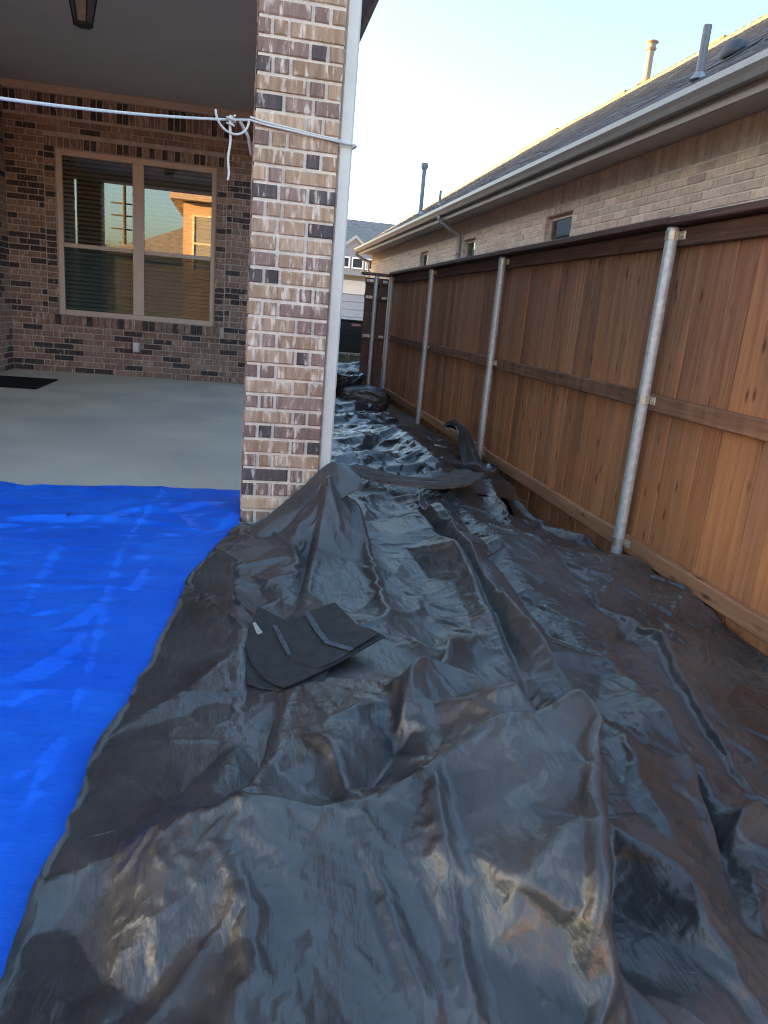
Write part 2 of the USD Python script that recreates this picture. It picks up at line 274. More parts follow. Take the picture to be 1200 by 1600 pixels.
# ------------------------------------------------------------------ brick building blocks
def brick_y(x0, x1, z0, z1, y, depth, r, j=0.0025):
    """brick whose face looks towards -y at plane y (proud by chance)"""
    yf = y - r.uniform(0, 0.004); b = 0.004
    J = lambda: r.uniform(-j, j)
    F = [(x0 + b + J(), yf, z0 + b + J()), (x1 - b + J(), yf, z0 + b + J()), (x1 - b + J(), yf, z1 - b + J()), (x0 + b + J(), yf, z1 - b + J())]
    E = [(x0, yf + b, z0), (x1, yf + b, z0), (x1, yf + b, z1), (x0, yf + b, z1)]
    B = [(x, y + depth, z) for x, _, z in E]
    V = np.array(F + E + B); T = [[0, 1, 2], [0, 2, 3]]
    for k in range(4):
        n = (k + 1) % 4
        T += [[4 + k, 4 + n, n], [4 + k, n, k], [8 + k, 8 + n, 4 + n], [8 + k, 4 + n, 4 + k]]
    return trimesh.Trimesh(V, T, process=False)
def turn(m, xplane):
    """turn a -y facing brick (built at y=0, x meaning y) to face -x at the plane x"""
    v = m.vertices; return trimesh.Trimesh(np.stack([xplane + v[:, 1], v[:, 0], v[:, 2]], 1), m.faces[:, ::-1], process=False)
def turn_pos(m, xplane):
    v = m.vertices; return trimesh.Trimesh(np.stack([xplane - v[:, 1], v[:, 0], v[:, 2]], 1), m.faces, process=False)

# ------------------------------------------------------------------ our house
house = thing('brick_house', 'brown brick house with covered patio, window, brick column and pale downspout', 'house')
YW, XL, YC = 8.80, -2.45, 3.10
CZ = 2.88
# porch column
col = obj('porch_column', box(0.025, 0.3435, YC + 0.0045, YC + 0.327, -0.3, 2.74), M['mortar'], house)
cr = np.random.default_rng(11); course = 0.0628; k = 0; z = -0.19; sidebits = []
while z < 2.70:
    ws = [0.192, 0.052, 0.054] if k % 2 == 0 else [0.050, 0.053, 0.195]
    if cr.random() < 0.12: ws = [0.098, 0.098, 0.102]
    ws = np.array(ws) + cr.uniform(-0.006, 0.006, 3); ws *= (0.324 - 0.026) / ws.sum(); x = 0.021
    for i, w in enumerate(ws):
        u = cr.random()
        if w > 0.12: mm = M['tan1'] if u < 0.44 else M['tan2'] if u < 0.76 else M['mauve'] if u < 0.91 else M['dark']
        else: mm = M['tan1'] if u < 0.26 else M['tan2'] if u < 0.40 else M['mauve'] if u < 0.76 else M['dark']
        obj('brick', brick_y(x, x + w, z + cr.uniform(-.001, .001), z + course - 0.0115 + cr.uniform(-.0015, .001), YC, 0.09, cr), mm, col)
        x += w + 0.013
    for side in (0, 1):
        y = YC + (0.10 if k % 2 else 0.104)
        for w in ((0.1, 0.105) if k % 2 else (0.05, 0.155)):
            bm = brick_y(y, y + w, z, z + course - 0.0115, 0, 0.05, cr)
            sidebits.append(turn(bm, 0.021) if side == 0 else turn_pos(bm, 0.345)); y += w + 0.012
    z += course; k += 1
obj('brick', cat_(*sidebits), M['tan1'], col, kind='stuff')

# back wall
WX0, WX1, WZ0, WZ1 = -1.965, -0.315, 0.625, 2.30
wp = Polygon([(XL - 0.3, -0.3), (0.40, -0.3), (0.40, CZ), (XL - 0.3, CZ)], [[(WX0, WZ0), (WX1, WZ0), (WX1, WZ1), (WX0, WZ1)]])
wm = trimesh.creation.extrude_polygon(wp, 0.2, engine='earcut'); v = wm.vertices
wm.vertices = np.stack([v[:, 0], YW + 0.207 - v[:, 2], v[:, 1]], 1)
wall = obj('back_wall', wm, M['wallmortar'], house)
wr = np.random.default_rng(5); bricks = []
def wmat(r): u = r.random(); return 'wall1' if u < 0.45 else 'wall2' if u < 0.68 else 'wall3'
SUR = 0.105
k = 0; z = 0.004
while z + course < 2.59:
    x = XL + 0.004 - (k % 2) * 0.105
    while x < 0.38:
        a, b = max(x, XL + 0.003), min(x + 0.199, 0.39)
        segs = [(a, b)]
        zi0, zi1 = WZ0 - 0.115, WZ1 + 0.115
        if z + course > zi0 and z < zi1:
            s2 = []
            for p, q in segs:
                if q <= WX0 - SUR or p >= WX1 + SUR: s2.append((p, q))
                else:
                    if p < WX0 - SUR - 0.03: s2.append((p, WX0 - SUR - 0.010))
                    if q > WX1 + SUR + 0.03: s2.append((WX1 + SUR + 0.010, q))
            segs = s2
        for p, q in segs:
            if q - p > 0.03: bricks.append((brick_y(p, q - 0.001, z, z + course - 0.011, YW, 0.05, wr), wmat(wr)))
        x += 0.210
    z += course; k += 1
x = XL + 0.004
while x < 0.37: bricks.append((brick_y(x, x + 0.053, 2.600, 2.795, YW, 0.05, wr), wmat(wr))); x += 0.0645
for (zz0, zz1, pr) in ((WZ1 + 0.006, WZ1 + 0.104, 0.0), (WZ0 - 0.108, WZ0 - 0.004, 0.022)):
    x = WX0 - SUR
    while x < WX1 + SUR - 0.03: bricks.append((brick_y(x, min(x + 0.054, WX1 + SUR), zz0, zz1, YW - pr, 0.05 + pr, wr), wmat(wr))); x += 0.0655
z = WZ0
while z < WZ1 - 0.03:
    for p in (WX0 - SUR, WX1 + 0.004): bricks.append((brick_y(p, p + SUR - 0.006, z, z + course - 0.011, YW, 0.1, wr), wmat(wr)))
    z += course
order = sorted(range(len(bricks)), key=lambda i: -bricks[i][0].vertices[0, 0] * 0.2 - (bricks[i][0].bounds[1] - bricks[i][0].bounds[0]).prod() * 3e3)
singles = set(order[:140]); rest = {}
for i, (m, c) in enumerate(bricks):
    if i in singles: obj('brick', m, M[c], wall)
    else: rest.setdefault(c, []).append(m)
for c, ms in rest.items(): obj('brick', cat_(*ms), M[c], wall, kind='stuff')
for px_ in (-1.08, -0.60, -0.12): obj('weep_vent', bbox(px_, px_ + 0.011, YW - 0.006, YW + 0.01, 0.005, 0.062, 0.002), M['black'], wall)
ob = obj('outlet_cover', bbox(-1.20, -1.12, YW - 0.045, YW, 0.27, 0.39, 0.01), M['gutter'], house)
obj('outlet_lid', bbox(-1.19, -1.13, YW - 0.055, YW - 0.045, 0.28, 0.38, 0.004), M['galv'], ob)
# frieze, ceiling, beam, left wall
obj('frieze_board', bbox(XL, 0.40, YW - 0.026, YW + 0.0, 2.80, CZ - 0.002, 0.004), M['trim'], house)
obj('patio_ceiling', box(XL - 0.3, 0.40, 3.43, YW + 0.2, CZ, CZ + 0.04), M['ceiling'], house)
obj('porch_beam', bbox(-2.95, 0.40, YC, YC + 0.328, 2.742, 3.05, 0.008), M['trim'], house)
lm = cat_(box(XL - 0.25, XL - 0.007, 5.6, 6.95, -0.3, CZ - 0.002), box(-3.4, -3.3, 3.41, 5.7, -0.3, CZ - 0.002), box(-3.3, XL - 0.25, 5.6, 5.7, -0.3, CZ - 0.002), box(XL - 0.25, XL - 0.007, 7.95, YW, -0.3, CZ - 0.002), box(XL - 0.25, XL - 0.007, 6.951, 7.949, 2.15, CZ - 0.002))  # includes added nook walls, out of view, that stop sun leaking in
lw = obj('side_wall', lm, M['wallmortar'], house); lb = {}
k = 0; z = 0.004
while z + course < CZ:
    y = YW - 0.006 - (0 if k % 2 else 0.105)
    y1 = YW - 0.006
    while y1 > 5.63:
        y0 = max(y1 - (0.199 if y1 < YW - 0.01 or k % 2 else 0.095), 5.61)
        if not (y0 < 7.96 and y1 > 6.94 and z < 2.16):
            lb.setdefault(wmat(wr), []).append(turn_pos(brick_y(y0, y1, z, z + course - 0.011, 0, 0.05, wr), XL))
        y1 = y0 - 0.011
    z += course; k += 1
for c, ms in lb.items(): obj('brick', cat_(*ms), M[c], lw, kind='stuff')
dr = obj('door', bbox(XL - 0.12, XL - 0.07, 6.96, 7.94, 0.01, 2.14, 0.004), M['whitetrim'], house)
obj('handle', trimesh.creation.icosphere(2, 0.032).apply_translation([XL - 0.03, 7.05, 0.98]), M['bracket'], dr, smooth=True)
# second column of the porch, left of the picture, and side panel: seen only in the window glass; panel lengthened unseen to block the sun
c2 = obj('porch_column', bbox(-2.86, -2.46, YC + 0.002, YC + 0.33, -0.3, 2.74, 0.006), M['wall1'], house)
obj('wing_wall', box(-16.2, -2.94, 3.2, 3.4, -0.3, 2.78), M['wall1'], house)
# window
wn = thing('window', None, None, parent=house)
fr = []; Y0, Y1 = YW + 0.035, YW + 0.10; mx = (WX0 + WX1) / 2; mz = 1.355
fr += [bbox(WX0, WX0 + 0.055, Y0, Y1, WZ0, WZ1), bbox(WX1 - 0.055, WX1, Y0, Y1, WZ0, WZ1), bbox(WX0 + 0.055, WX1 - 0.055, Y0, Y1, WZ1 - 0.06, WZ1), bbox(WX0 + 0.055, WX1 - 0.055, Y0, Y1, WZ0, WZ0 + 0.055)]
obj('frame', cat_(*fr), M['frame'], wn)
obj('mullion', bbox(mx - 0.058, mx + 0.058, Y0 - 0.004, Y1, WZ0 + 0.056, WZ1 - 0.061), M['frame'], wn)
for a, b in ((WX0 + 0.056, mx - 0.059), (mx + 0.059, WX1 - 0.056)):
    obj('meeting_rail', bbox(a, b, Y0 + 0.012, Y1, mz - 0.022, mz + 0.022), M['frame'], wn)
    tilt = rng.uniform(-0.002, 0.002)
    for nm, za, zb, yy in (('pane', mz + 0.022, WZ1 - 0.061, Y0 + 0.03), ('pane', WZ0 + 0.056, mz - 0.022, Y0 + 0.022)):
        obj(nm, (np.array([(a, yy, za), (b, yy, za), (b, yy + tilt, zb), (a, yy + tilt, zb)]), [[0, 1, 2, 3]]), M['glass'] if za > mz else M['glasslow'], wn)
    sl = []
    for q in np.arange(WZ0 + 0.03, WZ1, 0.045):
        s = bbox(a - 0.03, b + 0.03, -0.022, 0.022, -0.0015, 0.0015, 0.001); s.apply_transform(trimesh.transformations.rotation_matrix(math.radians(52 if a > mx - 0.1 else 40), [1, 0, 0])); s.apply_translation([0, YW + 0.17, q]); sl.append(s)
    obj('blind', cat_(*sl), M['blind'], wn)
    obj('screen', (np.array([(a, Y0 + 0.016, WZ0 + 0.056), (b, Y0 + 0.016, WZ0 + 0.056), (b, Y0 + 0.016, mz - 0.022), (a, Y0 + 0.016, mz - 0.022)]), [[0, 1, 2, 3]]), M['mesh'], wn)
obj('room_interior', cat_(box(WX0 - 0.1, WX1 + 0.1, YW + 0.6, YW + 0.62, WZ0 - 0.2, WZ1 + 0.2), box(WX0 - 0.12, WX0 - 0.1, YW + 0.21, YW + 0.6, WZ0 - 0.2, WZ1 + 0.2), box(WX1 + 0.1, WX1 + 0.12, YW + 0.21, YW + 0.6, WZ0 - 0.2, WZ1 + 0.2), box(WX0 - 0.1, WX1 + 0.1, YW + 0.21, YW + 0.6, WZ1 + 0.2, WZ1 + 0.22), box(WX0 - 0.1, WX1 + 0.1, YW + 0.21, YW + 0.6, WZ0 - 0.22, WZ0 - 0.2)), M['dim'], wn)
# house body beyond the patio, roof with eave over the alley
HY1 = 24.6
obj('alley_wall', box(-16.2, 0.36, YW + 0.7, HY1 - 0.4, -0.3, 2.78), M['wall1'], house)
ZR_ = 5.38 + 16.0 / math.sin(-SUN_AZ) * math.tan(SUN_EL)
rf = obj('roof', cat_(xprism([(0.74, 2.78), (0.74, 2.92), (-8.0, ZR_), (-8.0, ZR_ - 0.14)], 2.6, HY1), xprism([(-16.7, 2.78), (-16.7, 2.92), (-8.0, ZR_), (-8.0, ZR_ - 0.14)], 2.6, HY1)), M['shingle'], house)
obj('gable_wall', xprism([(-16.2, 2.79), (0.3, 2.79), (-8.0, ZR_ - 0.25)], 3.12, 3.3), M['wall1'], house)
obj('gable_wall', xprism([(-16.2, 2.79), (0.3, 2.79), (-8.0, ZR_ - 0.25)], HY1 - 0.6, HY1 - 0.42), M['wall1'], house)
obj('soffit', box(0.405, 0.70, 2.62, HY1 - 0.1, 2.74, 2.76), M['soffit'], house)
obj('fascia', bbox(0.70, 0.73, 2.6, HY1, 2.70, 2.86, 0.004), M['soffit'], house)
# downspout on the column
dsx = bbox(0.3475, 0.402, YC + 0.012, YC + 0.09, -0.28, 2.74, 0.007)
ds = obj('downspout', dsx, M['white'], house)
obj('strap', bbox(0.3465, 0.4045, YC + 0.0095, YC + 0.0925, 1.536, 1.556, 0.002), M['white'], ds)

# lantern on the patio ceiling
lx, ly, lt = -1.10, 5.83, CZ
la = thing('ceiling_lantern', 'black metal lantern with glass panes hanging under the patio ceiling', 'lantern', (lx, ly, lt))
obj('canopy', trimesh.creation.cylinder(0.055, 0.02, sections=20).apply_translation([0, 0, -0.011]), M['black'], la, smooth=30)
obj('stem', trimesh.creation.cylinder(0.012, 0.05, sections=12).apply_translation([0, 0, -0.046]), M['black'], la, smooth=30)
hood = trimesh.creation.cone(0.10, 0.06, sections=6).apply_translation([0, 0, -0.115]); obj('hood', hood, M['black'], la)
for q in range(6):
    a = q * math.pi / 3; c, s = math.cos(a), math.sin(a); c2_, s2_ = math.cos(a + math.pi / 3), math.sin(a + math.pi / 3)
    obj('rib', tube([(0.088 * c, 0.088 * s, -0.114), (0.058 * c, 0.058 * s, -0.27)], 0.0055, 6), M['black'], la)
    obj('pane', (np.array([(0.085 * c, 0.085 * s, -0.118), (0.056 * c, 0.056 * s, -0.268), (0.056 * c2_, 0.056 * s2_, -0.268), (0.085 * c2_, 0.085 * s2_, -0.118)]), [[0, 1, 2, 3]]), M['lampglass'], la)
obj('base_ring', trimesh.creation.cylinder(0.064, 0.016, sections=6).apply_translation([0, 0, -0.276]), M['black'], la)
obj('candle_tube', trimesh.creation.cylinder(0.013, 0.07, sections=12).apply_translation([0, 0, -0.235]), M['whitetrim'], la)

# doormat
dm = [atz(-40, 590, 0.004), atz(80, 592, 0.004), atz(50, 606, 0.004), atz(-60, 603, 0.004)]
obj('doormat', bbox(-2.42, -1.80, 7.12, 7.92, 0.003, 0.016, 0.005), M['mat'], label='black rectangular doormat lying on the concrete patio slab near the side door', cat='doormat')

# rope
rp = thing('white_rope', 'white rope strung across the patio and tied round the brick column', 'rope')
A = np.array([-1.25, 1.15, 1.20]); Bp = np.array([0.008, 3.085, 1.582])
pts = [A + (Bp - A) * t + np.array([0, 0, -0.045 * 4 * t * (1 - t)]) for t in np.linspace(0, 1, 30)]
obj('strand', tube(pts, 0.0045, 8), M['rope'], rp, smooth=True)
yf = YC - 0.011
wrp = [(0.004, 3.085, 1.582), (0.03, yf, 1.578), (0.12, yf, 1.569), (0.22, yf, 1.560), (0.335, yf, 1.5495), (0.37, YC - 0.004, 1.5475), (0.409, YC + 0.004, 1.5465), (0.413, YC + 0.05, 1.5465), (0.409, YC + 0.1, 1.547)]
obj('wrap', tube(spline(wrp, 40), 0.0042, 7), M['rope'], rp, smooth=True)
obj('wrap', tube(spline([(p[0] * 1.0, p[1] - 0.001, p[2] + 0.011 - 0.012 * i / 8) for i, p in enumerate(wrp)], 40), 0.0038, 7), M['rope'], rp, smooth=True)
q0 = np.array([-0.115, 2.895, 1.548]); lp = []
for t in np.linspace(0.0, math.pi, 14): lp.append(q0 + np.array([0.058 * (1 - math.cos(t)), 0.09 * (1 - math.cos(t)) * 0.5, 0.012 - 0.062 * math.sin(t)]))
obj('loop', tube(lp, 0.0042, 7), M['rope'], rp, smooth=True)
kn = [q0 + np.array([0.052 + 0.014 * math.cos(t), 0.05 + 0.014 * math.sin(t), 0.012 - 0.003 * t]) for t in np.linspace(0, 12, 40)]
obj('knot', tube(kn, 0.004, 6), M['rope'], rp, smooth=True)
tl = [q0 + np.array(p) for p in ((0.052, 0.046, 0.01), (0.05, 0.05, -0.03), (0.052, 0.052, -0.08), (0.046, 0.05, -0.13), (0.050, 0.05, -0.18), (0.046, 0.05, -0.205))]
obj('tail', tube(spline(tl, 24), np.linspace(0.0050, 0.0042, 24), 7), M['rope'], rp, smooth=True)
obj('strand', tube([(-0.03, 3.06, 1.565), (0.0, 3.12, 1.53), (0.014, 3.2, 1.485)], 0.006, 7), M['rope'], rp, smooth=True)

# ------------------------------------------------------------------ fence
fence = thing('wooden_fence', 'long brown stained cedar fence on galvanised steel posts along the alley', 'fence')
fr_ = np.random.default_rng(21)
XP, XR, XB = 2.10, 2.132, 2.170
posts_y = [-1.36, 1.10, 3.57, 6.10, 8.47, 10.86]
y = -1.5; i = 0
while y < 10.98:
    w = 0.1385 + fr_.uniform(-0.003, 0.003)
    dx = fr_.uniform(-0.002, 0.007); lean = fr_.uniform(-0.004, 0.004)
    b = bbox(XB + dx, XB + dx + 0.016, y + 0.002, y + w - 0.002, -0.34 - 0.18 * math.exp(-((y - 5.2) / 1.0) ** 2) + fr_.uniform(-0.02, 0.015), 1.468 + fr_.uniform(-0.003, 0.003), 0.003)
    b.vertices[:, 1] += lean * (b.vertices[:, 2] + 0.3) / 1.8 * 0.5
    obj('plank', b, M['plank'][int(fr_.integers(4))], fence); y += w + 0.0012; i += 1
def rail(z0, z1, m, x0=XR, x1=XB - 0.003, nm='rail', sag=0.006):
    for a, b in zip(posts_y[:-1], posts_y[1:]):
        n = 9; ys = np.linspace(a + 0.002, b - 0.002, n); zz = fr_.uniform(-0.005, 0.005) + sag * np.sin(np.linspace(0, math.pi, n)) * fr_.uniform(-1, 1)
        xs = np.cumsum(fr_.uniform(-0.0015, 0.0015, n))
        s = []
        bb = 0.004
        prof = [(x0 + bb, z0), (x1, z0), (x1, z1), (x0 + bb, z1), (x0, z1 - bb), (x0, z0 + bb)]
        V = np.array([[(px + xs[j], ys[j], pz + zz[j]) for px, pz in prof] for j in range(n)]); npf = len(prof); F = []
        for j in range(n - 1):
            for q in range(npf):
                r = (q + 1) % npf; F += [[j * npf + q, (j + 1) * npf + q, (j + 1) * npf + r], [j * npf + q, (j + 1) * npf + r, j * npf + r]]
        for q in range(1, npf - 1): F += [[0, q, q + 1], [(n - 1) * npf, (n - 1) * npf + q + 1, (n - 1) * npf + q]]
        obj(nm, trimesh.Trimesh(V.reshape(-1, 3), F, process=False), m, fence)
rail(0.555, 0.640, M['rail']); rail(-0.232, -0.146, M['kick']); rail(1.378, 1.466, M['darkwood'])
rail(1.474, 1.509, M['darkwood'], 2.055, 2.215, 'cap_board', 0.008)
def post(parent, x, y, z0=-0.5, z1=1.455, clamps=(1.425, 0.605, -0.185), tab=(0, 1), r=0.0305):
    p = obj('post', cat_(trimesh.creation.cylinder(r, z1 - z0, sections=24).apply_translation([x, y, (z0 + z1) / 2])), M['galv'], parent, smooth=40)
    cap = trimesh.creation.uv_sphere(r + 0.0015, count=[10, 24]); cap.vertices[:, 2] *= 0.45; cap.apply_translation([x, y, z1]); obj('post_cap', cap, M['galv'], p, smooth=True)
    for zc in clamps:
        ring = trimesh.creation.annulus(r + 0.0005, r + 0.0035, 0.042, sections=24).apply_translation([x, y, zc])
        tx, ty = tab
        if tx == 0:
            t = bbox(x + 0.022, x + 0.0325, y - 0.075, y + 0.0, zc - 0.021, zc + 0.021, 0.002); bolt = trimesh.creation.cylinder(0.007, 0.012, sections=6).apply_transform(trimesh.transformations.rotation_matrix(math.pi / 2, [0, 1, 0])).apply_translation([x + 0.018, y - 0.054, zc])
        else:
            t = bbox(x - 0.09, x + 0.0, y + 0.02, y + 0.0325, zc - 0.021, zc + 0.021, 0.002); bolt = trimesh.creation.cylinder(0.007, 0.012, sections=6).apply_transform(trimesh.transformations.rotation_matrix(math.pi / 2, [1, 0, 0])).apply_translation([x - 0.06, y + 0.014, zc])
        lug = bbox(x - 0.012, x + 0.012, y + r, y + r + 0.018, zc - 0.012, zc + 0.012, 0.003)
        obj('clamp', cat_(ring, t, bolt, lug), M['bracket'], p)
for yy in posts_y[1:]: post(fence, XP, yy)
# short return panel facing the camera at the far end
fp = thing('fence_panel', 'short dark fence panel turned towards us at the far end, with cap board', 'fence panel')
x = 1.745
while x < 2.08:
    w = 0.112; obj('plank', bbox(x, x + w, 10.985, 11.0, -0.30, 1.42, 0.003), M['darkwood'], fp); x += w + 0.002
for z0, z1 in ((1.33, 1.42), (1.12, 1.20), (0.555, 0.64), (-0.20, -0.12)):
    obj('rail', bbox(1.735, 2.07, 10.945, 10.983, z0, z1, 0.004), M['darkwood'], fp)
obj('cap_board', bbox(1.68, 2.20, 10.86, 11.06, 1.455, 1.49, 0.004), M['darkwood'], fp)
post(fp, 1.885, 10.913, clamps=(1.38, 1.15, 0.6), tab=(-1, 0))
for zc in (1.38, 1.15, 0.6, -0.16): obj('bracket', bbox(1.99, 2.06, 10.935, 10.944, zc - 0.018, zc + 0.018, 0.002), M['galv'], fp)
for zc in (1.38, 1.15, 0.6): obj('bracket', bbox(1.75, 1.79, 10.935, 10.944, zc - 0.02, zc + 0.02, 0.002), M['galv'], fp)

# ------------------------------------------------------------------ neighbour's house behind the fence
nb = thing('neighbour_house', 'pale sand brick house with grey shingle roof and gutter behind the fence', 'house')
NX, NY0, NY1, SOF = 3.70, 2.0, 22.5, 2.60
nwin = [(8.50, 9.28), (12.22, 12.92), (15.46, 16.14)]
NZT, NZB = 2.265, 1.35
core = Polygon([(NY0, -0.35), (NY1, -0.35), (NY1, SOF + 0.05), (NY0, SOF + 0.05)], [[(a, NZB), (b, NZB), (b, NZT), (a, NZT)] for a, b in nwin])
cm = trimesh.creation.extrude_polygon(core, 0.2, engine='earcut'); v = cm.vertices
cm = trimesh.Trimesh(np.stack([NX + 0.004 + 0.2 - v[:, 2], v[:, 0], v[:, 1]], 1), cm.faces[:, ::-1])
trimesh.repair.fix_normals(cm)
nw = obj('wall', cm, M['palemortar'], nb)
obj('end_wall', xprism([(NX + 0.206, -0.35), (12.29, -0.35), (12.29, SOF), (8.0, 5.7), (NX + 0.21, SOF)], NY1 - 0.2, NY1), M['pale1'], nb)
obj('end_wall', xprism([(NX + 0.206, -0.35), (12.29, -0.35), (12.29, SOF), (8.0, 5.7), (NX + 0.21, SOF)], NY0, NY0 + 0.2), M['pale1'], nb)
obj('back_side', box(12.1, 12.3, NY0, NY1, -0.35, SOF), M['pale1'], nb)
nr = np.random.default_rng(9); nbr = []
def pmat(): u = nr.random(); return 'pale1' if u < 0.42 else 'pale2' if u < 0.78 else 'pale3'
y = NY0 + 0.01
while y < NY1 - 0.07:
    nbr.append((turn(brick_y(y, y + 0.066, 2.372, SOF - 0.003, 0, 0.06, nr), NX), 'pale4', y)); y += 0.0775
KC = 0.0765; k = 0; z = 2.362 - KC
while z > 1.25:
    y = NY0 + 0.01 - (k % 2) * 0.127
    while y < NY1:
        a, b = max(y, NY0), min(y + 0.243, NY1 - 0.002); segs = [(a, b)]
        for w0, w1 in nwin:
            s2 = []
            for p, q in segs:
                if q < w0 or p > w1 or z > NZT + 0.09 or z + KC < NZB: s2.append((p, q))
                else:
                    if p < w0 - 0.02: s2.append((p, w0 + 0.003))
                    if q > w1 + 0.02: s2.append((w1 - 0.003, q))
            segs = s2
        for p, q in segs: nbr.append((turn(brick_y(p, q, z, z + KC - 0.011, 0, 0.06, nr), NX), pmat(), p))
        y += 0.254
    z -= KC; k += 1
for w0, w1 in nwin:
    y = w0
    while y < w1 - 0.02: nbr.append((turn(brick_y(y, min(y + 0.058, w1), NZT + 0.004, NZT + 0.088, -0.004, 0.06, nr), NX), pmat(), y)); y += 0.068
vis = sorted([i for i in range(len(nbr)) if nbr[i][2] > 4.4], key=lambda i: nbr[i][2])[:300]; viss = set(vis); rest = {}
for i, (m, c, _) in enumerate(nbr):
    if i in viss: obj('brick', m, M[c], nw)
    else: rest.setdefault(c, []).append(m)
for c, ms in rest.items(): obj('brick', cat_(*ms), M[c], nw, kind='stuff')
for w0, w1 in nwin:
    w = thing('window', parent=nb); X = NX + 0.055
    obj('frame', cat_(bbox(X, X + 0.05, w0, w0 + 0.04, NZB, NZT), bbox(X, X + 0.05, w1 - 0.04, w1, NZB, NZT), bbox(X, X + 0.05, w0 + 0.04, w1 - 0.04, NZT - 0.045, NZT), bbox(X, X + 0.05, w0 + 0.04, w1 - 0.04, NZB, NZB + 0.04)), M['frame'], w)
    obj('pane', box(X + 0.022, X + 0.026, w0 + 0.04, w1 - 0.04, NZB + 0.04, NZT - 0.045), M['glass'], w)
    sl = [bbox(X + 0.062, X + 0.085, w0 + 0.02, w1 - 0.02, q, q + 0.028, 0.001) for q in np.arange(NZB, NZT, 0.034)]
    obj('blind', cat_(*sl), M['garage'], w)
    obj('room_interior', box(X + 0.11, X + 0.12, w0 - 0.01, w1 + 0.01, NZB, NZT), M['dim'], w)
# soffit, fascia, gutter
RY0, RY1 = 1.7, 22.75
obj('soffit', box(3.342, NX + 0.007, RY0, RY1 - 0.05, SOF, SOF + 0.012), M['soffit'], nb)
obj('fascia', bbox(3.315, 3.341, RY0, RY1 - 0.02, 2.555, 2.74, 0.003), M['fascia'], nb)
gp = [(3.203, 2.635), (3.203, 2.735), (3.199, 2.735), (3.199, 2.639), (3.140, 2.639), (3.118, 2.672), (3.092, 2.700), (3.090, 2.738), (3.102, 2.741), (3.102, 2.746), (3.083, 2.744), (3.084, 2.698), (3.112, 2.668), (3.136, 2.635)]
gp = [(a + 0.11, b) for a, b in gp]
gut = obj('gutter', xprism(gp, RY0, RY1), M['gutter'], nb)
obj('end_cap', xprism([(3.313, 2.634), (3.313, 2.735), (3.198, 2.742), (3.196, 2.698), (3.224, 2.666), (3.248, 2.634)], RY1, RY1 + 0.004), M['gutter'], gut)
def spout(pts, w=0.062, d=0.045):
    P = spline(pts, 26) if len(pts) > 2 else np.array(pts, float)
    return P
sp = obj('downspout', tube(np.vstack([spline([(3.26, 13.05, 2.640), (3.27, 13.05, 2.575), (3.34, 13.05, 2.535), (3.50, 13.05, 2.44), (3.625, 13.05, 2.39), (3.655, 13.05, 2.32)], 24), [(3.655, 13.05, 2.2), (3.655, 13.05, -0.2)]]), 0.038, 4), M['spoutgrey'], nb, smooth=35)
obj('strap', bbox(3.61, 3.70, 13.0, 13.1, 2.05, 2.075, 0.002), M['spoutgrey'], sp)
sp = obj('downspout', tube(np.vstack([spline([(3.26, 22.66, 2.64), (3.27, 22.68, 2.575), (3.34, 22.70, 2.53), (3.45, 22.70, 2.46), (3.60, 22.66, 2.42), (3.64, 22.62, 2.32)], 24), [(3.64, 22.62, 2.2), (3.64, 22.62, -0.3)]]), 0.042, 4), M['gutter'], nb, smooth=35, label='pale downspout at the far house corner in low sun')
# roof with stepped shingle courses
RX0, RZ0, RXR, RZR = 3.275, 2.745, 8.0, 6.0
sl_ = math.hypot(RXR - RX0, RZR - RZ0); ux, uz = (RXR - RX0) / sl_, (RZR - RZ0) / sl_; nx_, nz_ = -uz, ux
deck = cat_(xprism([(RX0 + 0.01, RZ0 - 0.012), (RXR, RZR - 0.012), (RXR, RZR - 0.05), (RX0 + 0.04, RZ0 - 0.03)], RY0, RY1 - 0.01),
            xprism([(2 * RXR - RX0, RZ0), (RXR, RZR), (RXR, RZR - 0.05), (2 * RXR - RX0, RZ0 - 0.05)], RY0, RY1))
roof = obj('roof', deck, M['shingle'], nb)
sr = np.random.default_rng(3); V = []; F = []; n0 = 0; c = 0; s = 0.0
while s < sl_ - 0.02:
    y = RY0 - sr.uniform(0, 0.3)
    while y < RY1:
        w = sr.uniform(0.14, 0.36); a, b = max(y, RY0), min(y + w, RY1); y += w
        if b - a < 0.02: continue
        th = sr.uniform(0.006, 0.014); s1 = min(s + 0.16, sl_)
        p = lambda q, h, yy: (RX0 + ux * q + nx_ * h, yy, RZ0 + uz * q + nz_ * h)
        V += [p(s, th, a), p(s, th, b), p(s1, 0.002, b), p(s1, 0.002, a), p(s, -0.01, a), p(s, -0.01, b)]
        F += [[n0, n0 + 2, n0 + 1], [n0, n0 + 3, n0 + 2], [n0 + 4, n0, n0 + 1], [n0 + 4, n0 + 1, n0 + 5], [n0, n0 + 4, n0 + 3], [n0 + 1, n0 + 2, n0 + 5]]; n0 += 6
    s += 0.143; c += 1
isl = usdkit.material(stage, '/World/Looks/shingle_tabs', {"g": ("geometry", {}), "r": ("rgb_ramp", {"ramp": [(0, (0.24, 0.235, 0.25)), (0.5, (0.36, 0.35, 0.36)), (1, (0.48, 0.46, 0.46))]}),
     "n": ("noise_texture", {"scale": 180.0, "detail": 2.0}), "mx": ("mix_color", {"blend_type": "multiply", "fac": 0.6}), "b": ("bump", {"strength": 0.6, "distance": 0.004}), "p": ("principled_bsdf", {"roughness": 0.9, "specular_ior_level": 0.3})},
     [("g.random_per_island", "r.fac"), ("g.position", "n.vector"), ("r.color", "mx.a"), ("n.color", "mx.b"), ("mx.result", "p.base_color"), ("n.fac", "b.height"), ("b.normal", "p.normal")], surface="p.BSDF")
